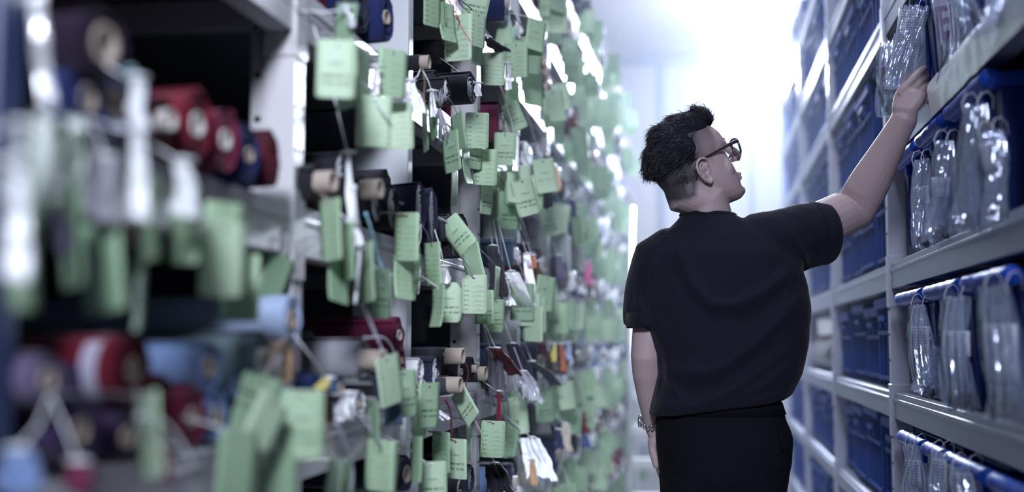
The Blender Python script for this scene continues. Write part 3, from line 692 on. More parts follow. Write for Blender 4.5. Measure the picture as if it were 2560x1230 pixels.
# ------------------------------------------------------------------ hanging cloth, twisted plastic, strings
M_WRAP = film('clear_wrap', (0.95, 0.96, 1.0), 0.55, 0.32, 0.10, 45)
M_MILK = film('milky_plastic', (0.93, 0.94, 0.97), 0.96, 0.14, 0.14, 30, 0.62)
def swatch(px0, py0, px1, py1, wp, col, label, X=-.60, folds=3, mats=None, name='fabric_swatch', cat='cloth', top=0.6, thick=0.003, seed=0):
    """gathered cloth or film hanging from (px0,py0) down to (px1,py1)"""
    a, b = atX(px0, py0, X), atX(px1, py1, X + 0.015); s = scale_at(a); w = wp / s; rng = random.Random(px0 * 3 + py0 + seed)
    ax = CR.copy(); m = MB(); P = []; ph = rng.random() * 6
    n, k = 10, 8 * folds
    for i in range(n + 1):
        t = i / n; c = a.lerp(b, t) + Vector((0, 0, 0.12 * (b - a).length * math.sin(math.pi * t) * 0.2)); row = []
        for j in range(k + 1):
            u = j / k - 0.5; f = lerp(top, 1, smooth01(t * 1.4))
            uu = j / k + .16 * noise.noise(Vector((u * 5, ph, t * 1.5))); dy = (0.20 * math.cos(2 * math.pi * folds * uu + ph + 0.9 * t) * (0.5 + 0.8 * abs(noise.noise(Vector((u * 7, t * 2, ph))))) + .22 * noise.noise(Vector((u * 9, t * 5, ph + 3)))) * w
            row.append(c - a + ax * (u * w * f * (1 + .35 * noise.noise(Vector((ph, t * 4, 1.5 if u > 0 else 7)))) + 0.08 * w * math.sin(5 * t + ph)) + Vector((0, dy, (-0.05 * math.cos(6 * u + ph) + .16 * noise.noise(Vector((u * 6, ph, 2)))) * w * t)))
        P.append(row)
    m.grid(P, 0, thick)
    t = thing(name, label, cat, a)
    m.build('cloth' if cat == 'cloth' else 'film', mats or FAB[col], t)
    a2 = MB(); a2.tube([(-.012, 0, .002), (0, -.008, .004), (.012, 0, .002), (0, .008, .004), (-.012, 0, .002)], 0.0022, 6); up = tie_point(a) - a; a2.tube([(0, 0, 0), up * .5 + Vector((.004, 0, -.004)), up], 0.0014, 5); a2.build('tie', STR['white'], t)
    return t
SW = [
 (968, 908, 982, 1062, 44, 'slate', 'slate blue cloth draped down beside the tilted form tag', dict(X=-.575)),
 (940, 930, 962, 1010, 36, 'denim', 'dark denim cloth bunched behind the slate cloth', dict(X=-.60)),
 (1218, 95, 1256, 128, 40, 'charcoal', 'dark cloth sleeve jutting out over the pale form tag', dict(X=-.57, folds=2)),
 (1232, 616, 1246, 740, 46, 'charcoal', 'charcoal cloth hanging past the second perforated post', dict(X=-.60)),
 (1262, 700, 1270, 760, 30, 'black', 'black cloth behind the white twisted plastic', dict(X=-.60)),
 (1226, 872, 1246, 1010, 54, 'midgrey', 'grey cloth drooping past the second perforated post', dict(X=-.585)),
 (1240, 872, 1286, 936, 44, 'red', 'red cloth strips laid over the grey drooping cloth', dict(X=-.555, folds=2)),
 (1282, 860, 1318, 960, 50, 'plum', 'dark plum cloth between the red strips and glossy sleeves', dict(X=-.575)),
 (1330, 905, 1388, 962, 34, 'denim', 'dark denim sleeve reaching out with a white light dot at its tip', dict(X=-.555, folds=2)),
 (1246, 980, 1250, 1060, 10, 'red', 'thin red cloth tail above the soft form tag', dict(X=-.56, folds=1)),
 (1238, 1160, 1246, 1230, 70, 'black', 'black folded jacket cloth at the foot below the soft form tag', dict(X=-.58)),
 (640, 870, 600, 990, 60, 'lightblue', 'light blue cloth bunched between the red and grey green rolls', dict(X=-.64)),
 (655, 1010, 640, 1100, 30, 'pink', 'pink ribbon cloth blurred near the rack foot', dict(X=-.60, folds=1)),
 (410, 1120, 416, 1210, 30, 'pink', 'hot pink blurred cloth end under the wine red roll', dict(X=-.58, folds=1)),
 (195, 1160, 200, 1230, 60, 'burgundy', 'burgundy pink blurred cloth at the lowest corner', dict(X=-.58)),
 (40, 1130, 60, 1240, 100, 'lightblue', 'blurred pale blue cloth at the foot of the blue-grey post', dict(X=-.58)),
 (165, 470, 160, 640, 24, 'mauve', 'blurred mauve ribbon strip under the blue rolls', dict(X=-.57, folds=1)),
 (262, 400, 266, 560, 70, 'grey', 'blurred grey cloth hanging under the blue rolls', dict(X=-.575)),
 (820, 948, 800, 975, 30, 'yellow', 'small yellow cloth scrap by the slate roll', dict(X=-.61, folds=1)),
]
for (a0, b0, a1, b1, w, col, lab, kw) in SW: swatch(a0, b0, a1, b1, w, col, lab, **kw)
SW2 = [
 (1384, 862, 1386, 905, 14, 'yellow', 'yellow cloth strip in the blurred bright cluster', dict(X=-.53, folds=1)), (1404, 862, 1408, 930, 16, 'rust', 'orange red cloth strip beside the yellow one', dict(X=-.53, folds=1)),
 (1420, 858, 1424, 900, 14, 'paleblue', 'pale blue cloth strip beside the orange red one', dict(X=-.53, folds=1)), (1340, 655, 1346, 725, 30, 'brown', 'brown leather cloth with a red patch behind the white twisted sleeve', dict(X=-.55, folds=2)),
 (1330, 640, 1334, 672, 18, 'rust', 'small red cloth above the brown leather', dict(X=-.545, folds=1)), (1386, 420, 1392, 480, 22, 'peach', 'peach blurred cloth high among the green tags', dict(X=-.54, folds=2)),
 (1398, 640, 1402, 700, 22, 'mauve', 'mauve blurred cloth among the green tags', dict(X=-.54, folds=2)), (1470, 655, 1474, 715, 16, 'pink', 'pinkish blurred cloth far along the rack', dict(X=-.54, folds=1)),
 (1452, 1030, 1458, 1085, 34, 'red', 'red blurred cloth low among the green tags', dict(X=-.53, folds=2)), (1462, 1080, 1464, 1120, 24, 'royal', 'royal blue blurred cloth under the red one', dict(X=-.53, folds=1)),
 (1412, 1060, 1420, 1130, 26, 'cream', 'cream blurred cloth low beside the royal blue one', dict(X=-.53, folds=2)), (1396, 1075, 1400, 1120, 20, 'navy', 'navy blurred cloth next to the cream one', dict(X=-.535, folds=1)),
 (1330, 1150, 1336, 1215, 18, 'peach', 'peach blurred cloth under the big white wad', dict(X=-.535, folds=1)), (1542, 1120, 1546, 1165, 18, 'crimson', 'crimson blurred cloth far and low on the rack', dict(X=-.55, folds=1)),
 (1430, 500, 1434, 590, 24, 'navy', 'navy blurred cloth hanging high among the green tags', dict(X=-.54, folds=2)), (1366, 455, 1370, 520, 30, 'black', 'black blurred cloth high among the green tags', dict(X=-.55, folds=2)),
]
for (a0, b0, a1, b1, w, col, lab, kw) in SW2: swatch(a0, b0, a1, b1, w, col, lab, **kw)
WR = [
 (1278, 680, 1338, 806, 30, 'white twisted plastic sleeve swinging out from the rack', dict(X=-.555, folds=2, top=1.2)),
 (1262, 700, 1276, 764, 26, 'pale plastic flap beside the white twisted sleeve', dict(X=-.57, folds=2)),
 (1318, 636, 1330, 770, 28, 'hanging strand of pale plastic behind the white twisted sleeve', dict(X=-.55, folds=2)),
 (348, 328, 344, 548, 52, 'blown-out white plastic strip hanging by the crimson pile', dict(X=-.55, folds=2)),
 (460, 408, 456, 540, 70, 'blown-out white plastic wad below the big red roll', dict(X=-.55, folds=2)),
 (46, 412, 40, 700, 62, 'bright white blurred plastic by the blue-grey post', dict(X=-.52, folds=2)),
 (50, 320, 52, 410, 28, 'narrow bright blurred plastic above the white one by the post', dict(X=-.53, folds=1)),
 (90, -20, 122, 278, 36, 'pale slanting plastic strip in the upper dark', dict(X=-.56, folds=1, top=0.9)),
 (340, 200, 352, 320, 44, 'pale blue crumpled film above the white plastic strip', dict(X=-.58, folds=2)),
 (870, 385, 880, 560, 20, 'white crinkled film between black rolls', dict(X=-.585, folds=2)),
 (878, 560, 902, 612, 24, 'white knotted strings beside the light blue cord', dict(X=-.575, folds=2)),
 (870, 985, 856, 1050, 44, 'crumpled white film under the slate roll', dict(X=-.595, folds=3)),
 (938, 170, 940, 236, 22, 'bright film glint beside the narrow turned form tag', dict(X=-.58, folds=2)),
 (1026, 205, 1042, 282, 40, 'bright white film between the smooth post and the orange strings', dict(X=-.60, folds=2)),
 (1080, 230, 1082, 292, 14, 'white film strip beside the grey tassel', dict(X=-.59, folds=1)),
 (1194, 210, 1196, 240, 18, 'white film square at the end of the dark cuffed roll', dict(X=-.57, folds=1)),
 (1270, 160, 1272, 224, 18, 'white glint film beside the pale form tag', dict(X=-.57, folds=1)),
 (1110, 668, 1114, 708, 24, 'white paper labels inside clear film under the black pinked cloth', dict(X=-.575, folds=1)),
 (1290, 340, 1290, 428, 16, 'long white glint strip of film between green tags', dict(X=-.555, folds=1)),
 (865, 24, 880, 66, 20, 'white film glint on the curled tag', dict(X=-.565, folds=1)),  # small white film stands in for the highlight on the tag
 (1308, 930, 1326, 1000, 70, 'glossy pale plastic sleeves hanging in a row', dict(X=-.545, folds=4)),
 (1330, 1095, 1350, 1195, 80, 'large blurred wad of white plastic low on the rack', dict(X=-.53, folds=4)),
 (1050, 1010, 1120, 1050, 44, 'clear film hanging over the beam below the fleece', dict(X=-.60, folds=2)),
]
for (a0, b0, a1, b1, w, lab, kw) in WR: swatch(a0, b0, a1, b1, w, None, lab, mats=M_MILK if ('white' in lab or 'bright' in lab) else M_WRAP, name='plastic_wrap', cat='plastic', thick=0.0, **kw)
def cord(pts, X, r, col, label, name='cord'):
    P = [atX(x, y, X + (k % 2) * 0.004) for k, (x, y) in enumerate(pts)]
    Q = []
    for i in range(len(P) - 1):
        for q in range(4):
            t = q / 4; p0 = P[max(i - 1, 0)]; p1 = P[i]; p2 = P[i + 1]; p3 = P[min(i + 2, len(P) - 1)]
            Q.append(0.5 * ((2 * p1) + (p2 - p0) * t + (2 * p0 - 5 * p1 + 4 * p2 - p3) * t * t + (3 * p1 - p0 - 3 * p2 + p3) * t ** 3))
    Q.append(P[-1]); o = P[0]
    t = thing(name, label, 'string', o); a = MB(); a.tube([q - o for q in Q], r, 6); a.build('strand', STR[col], t)
    a = MB(); a.ball(Q[0] - o, r * 2.1, 8); a.build('knot', STR[col], t)
    return t
for args in (
 ([(915, 535), (930, 580), (945, 640), (956, 672)], -.565, .0016, 'blue', 'light blue cord from the knot to the darker slogan tag'),
 ([(884, 470), (890, 540), (900, 590), (895, 680), (888, 760)], -.57, .003, 'white', 'thick white twisted strings hanging between black rolls'),
 ([(1056, 175), (1062, 205), (1060, 240), (1064, 275)], -.575, .0012, 'brown', 'tan brown strings bundled at the tan core'),
 ([(1150, 880), (1170, 930), (1160, 985), (1168, 1000)], -.565, .0014, 'burgundy', 'burgundy cord looped round the black roll'),
 ([(1113, 1000), (1126, 1030), (1130, 1095)], -.57, .0022, 'burgundy', 'doubled burgundy cord reaching below the beam'),
 ([(1143, -5), (1140, 40), (1150, 52), (1180, 56), (1160, 50), (1172, 44)], -.545, .0012, 'pink', 'pink strings with loose tails at the top tags'),
 ([(920, 1045), (935, 1090), (958, 1130), (972, 1170), (976, 1178)], -.55, .0016, 'grey', 'grey blue knotted cord before the low form tag'),
 ([(842, 1060), (868, 1120), (882, 1180), (876, 1232)], -.56, .002, 'grey', 'pale grey cord trailing over the low beam'),
 ([(350, 1040), (400, 1050), (440, 1090), (480, 1160)], -.55, .0018, 'white', 'blurred pale string drooping across the wine red roll'),
 ([(912, 845), (960, 845), (985, 880), (980, 898)], -.56, .0014, 'grey', 'grey string arched over the burgundy roll to the tilted tag'),
): cord(*args)
# grey tassel
t = thing('tassel', 'grey frayed tassel tied beside the leaning slogan tag', 'tassel', atX(1100, 268, -.585))
rng = random.Random(2)
for k in range(1):
    a = MB()
    for q in range(34):
        dx, dy = rng.uniform(-.02, .02), rng.uniform(-.012, .012)
        a.tube([(0, 0, 0), (dx * .5, dy, .02), (dx, dy * 1.4, .03 + rng.random() * .012)], [0.001, 0.0008, 0.0004], 4)
        a.tube([(0, 0, 0), (dx * .6, dy * .6, -.03), (dx, dy, -.06 - rng.random() * .025)], [0.001, 0.0012, 0.0006], 4)
    f = a.build('fibres', STR['grey'], t); f['kind'] = 'stuff'
a = MB(); a.tube([(-.006, 0, 0), (0, -.006, .001), (.006, 0, 0), (0, .006, -.001), (-.006, 0, 0)], .002, 6); a.build('tie', STR['black'], t)
for (x0, y0, x1, y1, side, rot, X, lab, kw) in TAGS:
    cx, cy = (x0 + x1) / 2, (y0 + y1) / 2
    w, h = x1 - x0, y1 - y0
    if 'fx' in kw: w, h = kw['fx']
    p = atX(cx, cy, X); s = scale_at(p)
    sc = min(1.22, max(0.82, h / s / 0.106)); ratio = w / s / (0.07 * sc)
    yaw = math.acos(max(0.12, min(1, ratio))) * kw.get('yw', 1 if len(lab) % 2 else -1)
    if ratio > 0.93: yaw = 0.0
    R = Matrix.Rotation(view_az(p) + yaw, 3, 'Z') @ Matrix.Rotation(math.radians(rot), 3, 'Y')
    hole = p + R @ Vector((0, 0, 0.044 * sc))
    hang_tag(hole, yaw, math.radians(rot), sc, lab, side, kw.get('v', 0), kw.get('sh', 0), kw.get('st', (.055, N_TAG[0] % 2, N_TAG[0] % 2, ('grey', 'black', 'brown', 'white')[N_TAG[0] % 4])))
# ------------------------------------------------------------------ the receding bays: rolls, tags and plastic, each its own object
ORD = ['', 'first', 'second', 'third', 'fourth', 'fifth', 'sixth', 'seventh', 'eighth', 'ninth', 'tenth', 'eleventh', 'twelfth']
SHELF = {0.26: 'lowest', 0.62: 'second', 0.98: 'third', 1.34: 'fourth', 1.70: 'fifth', 2.06: 'sixth', 2.42: 'seventh', 2.78: 'top'}
FARMESH = {}
def far_roll_mesh(k):
    if k not in FARMESH:
        rng = random.Random(k + 90); r = 0.045 + 0.006 * (k % 4)
        FARMESH[k] = (r, roll_mesh('fabric', r, r * (0.75 + 0.08 * (k % 4)), 0.45, 0.34, k + 400, [FAB['black']], n=18, layers=4, soft=.06), core_mesh(r * 0.36, 0.012, 0.05, M_CORE if k % 3 else M_CORE2))
    return FARMESH[k]
FARCOL = ['charcoal', 'black', 'denim', 'midgrey', 'navy', 'black', 'burgundy', 'slate', 'grey', 'red', 'brown', 'cream', 'charcoal', 'lightblue']
COLW = dict(charcoal='charcoal', black='black', denim='dark denim', midgrey='mid grey', navy='navy', burgundy='burgundy', slate='slate blue', grey='grey', red='red', brown='brown', cream='cream', lightblue='light blue')
WRAPME = []
for k in range(5):
    rng = random.Random(k + 33); m = MB(); m.ball((0, 0, 0), (0.022, 0.026, 0.05), 14)
    m.v = [tuple(Vector(v) * (1 + 0.45 * noise.noise(Vector(v) * 45 + Vector((k * 3, 0, 0)))) + Vector((0.010 * math.sin(v[2] * 60 + k), 0, 0))) for v in m.v]
    WRAPME.append(m.mesh('film', M_MILK))
rng = random.Random(11)
posts = sorted(LP + PP); nroll = ntag = nwrap = 0
for i, (y0, y1) in enumerate(zip(posts, posts[1:])):
    if y0 < 3.2 or y1 > 11.5: continue
    hb = 'half bay %d past the second perforated post' % i
    bay = ORD[1 + [q for q in range(len(posts)) if posts[q] > 3.2].index(i)] + ' half bay past the sharp tags'
    for z in TIER:
        p = Vector((-.6, (y0 + y1) / 2, z + 0.05)); x_, y_ = proj(p)
        if y_ < -70 or y_ > 1290: continue
        near = y0 < 3.6
        # rolls lie side by side, axis into the rack
        yy = y0 + 0.10; row = 0; ends = []; cnt = 0
        while yy < y1 - 0.06:
            k = rng.randrange(8); r, me, cm = far_roll_mesh(k)
            if yy + r * 1.2 > y1 - 0.05: break
            col = FARCOL[rng.randrange(len(FARCOL))]
            if nroll < 232 and not (near and z in (0.98, 1.34) and yy < y0 + 0.2):
                nroll += 1; cnt += 1; pe = Vector((-.62 + rng.uniform(-.03, .04), yy + r * .1, z + r * 1.15)); ends.append((pe, r))
                t = thing('fabric_roll', '%s fabric roll, %s shelf, %s, %s along' % (COLW[col], SHELF[z], bay, ORD[cnt]), 'fabric roll',
                          pe, (0, 0, rng.uniform(-.05, .05)), 'rolls of the receding bays')
                f = place('fabric', me, t); f.material_slots[0].link = 'OBJECT'; f.material_slots[0].material = FAB[col]
                if y0 < 8.5: place('core_tube', cm, t)
            yy += 2 * r + 0.02 + rng.random() * 0.05 + (0.05 if y0 > 7 else 0)
        # tags on strings before the beam
        n = 5 if y0 < 6 else 4
        if y0 > 9.5: n = 3
        n = min(n, 2 * len(ends))
        # each tag is tied to a roll end; numbered along the shelf
        pick = sorted((lambda w: [(ends[w[q]][0].y + rng.uniform(-.04, .04), ends[w[q]]) for q in range(n)])([rng.randrange(len(ends)) if q >= len(ends) else q * len(ends) // n for q in range(n)]), key=lambda w: w[0]) if ends else []
        for q, (yq, (pe, r)) in enumerate(pick):
            if ntag >= 222: break
            ntag += 1
            at = pe + Vector((.012, 0, -r * .5)); L = rng.choice((.03, .05, .08, .11, .15))
            hang_tag(Vector((pe.x + rng.uniform(.015, .10), yq, at.z - L)), rng.gauss(0, .45), rng.gauss(0, .12), rng.uniform(.92, 1.1),
                     'blurred green tag, %s shelf, %s, %s along' % (SHELF[z], bay, ORD[q + 1]), ('L', 'F', None)[rng.randrange(3)] if y0 < 5 else None, rng.randrange(4), rng.randrange(3),
                     (0, rng.randrange(2), rng.randrange(3), rng.choice(['grey', 'black', 'white', 'brown', 'blue', 'burgundy'])), 'green tags of the receding bays', 0, y0 < 5, at)
        ws = sorted([(pe, r) for pe, r in (ends if y0 < 7.5 else ends[:2])][:4], key=lambda w: w[0].y)
        for q, (pe, r) in enumerate(ws):
            nwrap += 1; s = rng.choice((.22, .3, .4, .5, .8))
            t = thing('plastic_wrap', 'crumpled white plastic, %s shelf, %s, %s along' % (SHELF[z], bay, ORD[q + 1]), 'plastic', (pe.x + .02 * s + .002, pe.y + rng.uniform(-.5, .5) * r, pe.z + rng.uniform(-.7, .5) * r), (rng.uniform(-.4, .4), rng.uniform(-.5, .5), rng.uniform(0, 6)), 'crumpled plastic of the receding bays')
            t.scale = (s, s, s)
            place('film', WRAPME[rng.randrange(5)], t)
print('far', nroll, ntag, nwrap, 'rolls', N_ROLL, 'tags', N_TAG)
# ------------------------------------------------------------------ right rack: lidded bins with sample bags, ribbed crates
M_BIN = mat('deep_blue_bin_plastic', (0.004, 0.020, 0.155), 0.45, spec=0.25, bump=(40, 0.05), vary=0.06)
M_LID = mat('royal_blue_lid_plastic', (0.010, 0.055, 0.38), 0.5, spec=0.22, bump=(40, 0.05))
M_CRATE = mat('blue_crate_plastic', (0.006, 0.050, 0.27), 0.55, spec=0.2, bump=(40, 0.05), vary=0.08)
M_BAG = film('clear_bag_film', (0.72, 0.80, 1.0), 0.17, 0.26, 0.09, 16)
M_PAPER = mat('sheet_paper', (0.42, 0.45, 0.56), 0.7); M_PINK = mat('printed_lines', (0.17, 0.19, 0.29), 0.7); M_MAROON = mat('maroon_print', (0.12, 0.06, 0.16), 0.7)
M_FIT = mat('dark_fittings', (0.02, 0.02, 0.035), 0.3, spec=0.6); M_GREY2 = mat('bag_card', (0.30, 0.33, 0.42), 0.7)
def bin_thing(y0, y1, z, label, h=0.255, x0=0.515):
    w = y1 - y0; t = thing('lidded_bin', label, 'bin', (x0, (y0 + y1) / 2, z + 0.001))
    a = MB(); d = 0.42
    rings = []
    for q, ins in ((0.0, 0.022), (0.02, 0.018), (h - 0.03, 0.004), (h - 0.022, 0.0)):
        rings.append([(ins, -w / 2 + ins, q), (ins + .012, -w / 2 + ins - .0, q), (d - ins, -w / 2 + ins, q), (d - ins, w / 2 - ins, q), (ins + .012, w / 2 - ins, q), (ins, w / 2 - ins, q)])
    a.loft(rings, 0, True, True, False)
    for k in (-0.3, 0.3): a.box((0.006, k * w, h * 0.5), (0.012, 0.012, h * 0.8))
    a.build('body', M_BIN, t, 0.006)
    a = MB(); a.box((d / 2 - 0.006, 0, h - 0.008), (d + 0.02, w + 0.012, 0.026)); a.box((d / 2, 0, h + 0.008), (d - 0.05, w - 0.05, 0.012))
    lid = a.build('lid', M_LID, t, 0.007); lid['label'] = 'royal blue lid'
    a = MB(); n = 14
    a.tube([(-0.016 + 0.0008 * math.sin(k * 1.3), lerp(-w / 2 + .004, w / 2 - .004, k / n), h - 0.004 + 0.0009 * math.sin(k * 1.9)) for k in range(n + 1)], 0.0165, 12)
    a.build('rim_roll', M_LID, lid)
    for k in (-0.22, 0.22):
        a = MB(); a.box((-0.004, k * w, h - 0.034), (0.012, 0.03, 0.03)); a.build('clip', M_LID, t, 0.004)
    return t
for z, spans, word in ((0.98, ((2.93, 3.30), (2.52, 2.88), (2.10, 2.46)), 'third'), (1.34, ((2.98, 3.30), (2.64, 2.93), (2.22, 2.58)), 'fourth'), (0.62, ((2.98, 3.32), (2.73, 2.95), (2.32, 2.69), (1.97, 2.28)), 'second'), (1.70, ((3.02, 3.41), (2.62, 2.97), (2.18, 2.57)), 'fifth')):
    for i, (y0, y1) in enumerate(spans):
        bin_thing(y0, y1, z, 'deep blue bin with a royal blue lid on the %s shelf, %s from the upright' % (word, ORD[i + 1]), x0=0.515 if z != 1.70 else 0.545)
def bag(px0, py0, px1, py1, label, rot=0, X=.468, yaw=0.5, paper=(0.25, 0.62), pm=None, fit=True, art=None, crinkle=1.0, tie=True):
    p = atX((px0 + px1) / 2, py0, X); s = scale_at(p); w = (px1 - px0) / s / math.cos(yaw * 0.8); h = (py1 - py0) / s; rng = random.Random(px0 + py0)
    t = thing('sample_bag', label, 'plastic bag', p, (0, math.radians(rot), view_az(p) - yaw))
    for side in (-1, 1):
        P = []; ph = rng.random() * 6
        for i in range(19):
            q = i / 18; row = []
            ww = w * (0.82 + 0.25 * q + 0.04 * math.sin(7 * q + ph))
            for j in range(17):
                u = j / 16 - 0.5; e = max(0, 1 - (2 * u) ** 2)
                y = side * (0.002 + (0.005 + 0.018 * q * q) * e) + crinkle * 0.005 * noise.noise(Vector((u * 7 + ph, q * 10, side * 5))) * e + crinkle * 0.0035 * math.sin(22 * u + 4 * q + ph) * e
                row.append((u * ww + 0.01 * math.sin(4 * q + ph), y, -q * h + 0.006 * noise.noise(Vector((u * 9, ph, q * 3)))))
            P.append(row)
        a = MB(); a.grid(P, 0, 0.0); a.build('film', M_BAG, t)
    if paper:
        q0, q1 = paper; a = MB(); W2 = w * 0.43
        a.grid([[(u * W2, 0.0006 + 0.002 * math.sin(3 * u), -lerp(q0, q1, v) * h) for u in (-1, -.5, 0, .5, 1)] for v in (0, .33, .66, 1)], 0, 0.0004)
        pp = a.build('paper', pm or M_PAPER, t)
        a = MB(); n = int((q1 - q0) * h / 0.006)
        for k in range(1, n):
            zz = -lerp(q0, q1, k / n) * h
            for u0, u1 in ((-0.85, -0.3), (-0.2, 0.25), (0.35, 0.85)):
                u1 = u1 - rng.random() * 0.2
                a.add([(u0 * W2, -0.0028, zz), (u1 * W2, -0.0028, zz), (u1 * W2, -0.0028, zz + 0.0017), (u0 * W2, -0.0028, zz + 0.0017)], [(0, 1, 2, 3)], 0, False)
        a.build('print', M_PINK, pp)
    if art:                                         # blocky printed card showing through the film
        a = MB(); W2 = w * 0.46; q0, q1 = art
        a.grid([[(u * W2, 0.004, -lerp(q0, q1, v) * h) for u in (-1, 0, 1)] for v in (0, 1)], 0, 0.0006); cd = a.build('card', M_GREY2, t)
        a = MB()
        def blk(u0, v0, u1, v1, m):
            z0, z1 = -lerp(q0, q1, v0) * h, -lerp(q0, q1, v1) * h
            a.add([(u0 * W2, 0.0030 - m * .0002, z0), (u1 * W2, 0.0030 - m * .0002, z0), (u1 * W2, 0.0030 - m * .0002, z1), (u0 * W2, 0.0030 - m * .0002, z1)], [(0, 1, 2, 3)], m, False)
        blk(-.9, .30, .2, .66, 0); blk(-.45, .36, .05, .43, 1); blk(-.45, .50, .05, .57, 1); blk(.3, .34, .6, .44, 1); blk(.68, .46, .95, .56, 1)
        for k in range(3): blk(-.6 + .5 * k, .70, -.2 + .5 * k, .78, 1)
        for k in range(8): blk(-.8, .08 + .025 * k, .3 + .1 * (k % 3), .085 + .025 * k, 0)
        a.build('print', [M_MAROON, M_PAPER], cd)
    if fit:
        a = MB()
        for k in range(9): a.ball((rng.uniform(-.3, .3) * w, rng.uniform(-.005, .008), -h * rng.uniform(.86, .95)), (rng.uniform(.006, .011), .007, rng.uniform(.006, .012)), 8)
        f = a.build('fittings', M_FIT, t); f['kind'] = 'stuff'
    if tie:
        a = MB()
        for k in (-.3, .25): a.tube([(w * k, -.003, -.014), (w * k - .002, -.005, .004), (w * k, .004, .020), (w * k + .003, .022, .026), (w * k + .004, .038, .016), (w * k + .003, .04, -.004)], 0.0008, 5)
        a.build('tie_string', STR['white'], t)
    return t
bag(2272, 762, 2324, 976, 'narrow clear bag with a ruled slip, third shelf next to the upright')
bag(2322, 870, 2366, 992, 'small crinkled clear bag slanting between two long bags on the third shelf', rot=18, paper=None, crinkle=2.2, tie=False, X=.475)
bag(2352, 742, 2426, 1028, 'long clear bag with two ruled slips, hanging over the third shelf beam', paper=(.30, .52))
bag(2450, 716, 2544, 1052, 'blurred long clear bag with three pale slips at the frame edge', paper=(.28, .70))
bag(2276, 400, 2318, 622, 'slim creased clear bag beside the upright on the fourth shelf', crinkle=1.8, paper=(.30, .5), rot=-3)
bag(2330, 352, 2384, 606, 'glinting creased clear bag, middle of the fourth shelf', crinkle=2.0, paper=(.36, .55), rot=5)
bag(2398, 262, 2466, 584, 'large glinting clear bag hanging far down on the fourth shelf', crinkle=1.8, paper=None, rot=4)
bag(2440, 330, 2502, 560, 'clear bag leaning behind the large glinting one on the fourth shelf', crinkle=1.4, paper=(.1, .4), rot=-6, X=.48)
bag(2258, 1112, 2302, 1262, 'clear bag with a label in front of the first low bin', paper=(.25, .7))
bag(2326, 1132, 2368, 1290, 'clear bag with crossed print in front of the second low bin', paper=(.1, .6))
bag(2372, 1168, 2442, 1310, 'wide clear bag with a slip under the low lid rim', paper=(.1, .5))
bag(2194, 104, 2250, 292, 'smooth clear bag with a maroon printed card, fifth shelf beside the upright', paper=None, art=(.05, .98), fit=False, crinkle=.5, X=.485, yaw=.3)
bag(2246, 14, 2318, 226, 'crumpled clear bag with a ruled list held by the man', rot=10, paper=(.05, .85), crinkle=2.4, fit=False, X=.4845, yaw=.2)
bag(2326, -60, 2400, 210, 'wide clear bag with a maroon block print behind the held bag', paper=None, art=(.0, .9), fit=False, crinkle=.7, X=.506, yaw=.15, rot=-3)
bag(2402, -60, 2448, 96, 'clear bag cut by the top of the frame past the block print', paper=None, fit=False, crinkle=1.6, X=.47)
bag(2446, -90, 2500, 60, 'creased clear bag at the top over the shiny beam', paper=None, fit=False, crinkle=2.2, X=.468)

# milky film lying over the near part of the upper beam
t = thing('plastic_wrap', 'bright milky film wrapped over the top beam near the frame edge', 'plastic', (XR, 2.28, 1.70)); P = []
for i in range(41):
    y = -.48 + .95 * i / 40; row = []
    for j in range(17):
        u = j / 16; rip = .005 * noise.noise(Vector((i * .16, u * 2, 1))) + .003 * noise.noise(Vector((i * .45, u * 4, 4)))
        if u < .25: row.append((.05 - .028 * u / .25, y, .014 + rip))
        elif u < .65: q_ = math.radians(90 + 90 * (u - .25) / .4); row.append((.022 + (.037 + rip) * math.cos(q_), y, -.024 + (.038 + rip) * math.sin(q_)))
        else: q_ = (u - .65) / .35; row.append((-.015 + .006 * q_ - abs(rip), y, -.024 - .060 * q_ + rip))
    P.append(row)
a = MB(); a.grid(P); a.build('film', film('glossy_milky_film', (0.95, 0.96, 0.98), 0.85, 0.2, 0.2, 14, 0.15), t)
def crate_mesh(w, h):
    a = MB(); d = 0.42
    a.loft([[(0.010 + i, -w / 2 + i, q), (d, -w / 2 + i, q), (d, w / 2 - i, q), (0.010 + i, w / 2 - i, q)] for q, i in ((0, .006), (h - .02, 0))], 0, True, True, False)
    n = max(4, int(w / 0.07))
    for k in range(n + 1): a.box((0.009, lerp(-w / 2 + .012, w / 2 - .012, k / n), h * 0.46), (0.012, 0.012, h * 0.86))
    for q in (0.03, h * 0.62): a.box((0.004, 0, q), (0.012, w - 0.01, 0.012))
    return a.mesh('body', M_CRATE)
def crate_rim(w, h):
    a = MB(); d = 0.42
    for x, sx, sy, y in ((0.0, .022, w + .004, 0), (d, .022, w + .004, 0), (d / 2, d, .02, -w / 2 + .008), (d / 2, d, .02, w / 2 - .008)): a.box((x, y, h - .014), (sx, sy, .03))
    return a.mesh('rim', M_CRATE)
a = MB(); a.box((-0.006, 0, 0), (0.016, 0.12, 0.016)); a.box((-0.003, -0.05, -0.022), (0.01, 0.018, 0.014)); a.box((-0.003, 0.05, -0.022), (0.01, 0.018, 0.014)); HANDME = a.mesh('handle', M_CRATE)
CR_ = {}
rng = random.Random(4); ncr = 0
M_CLOTHW = film('pale_bundle_wrap', (0.9, 0.9, 0.95), 0.7, 0.3, 0.15, 30)
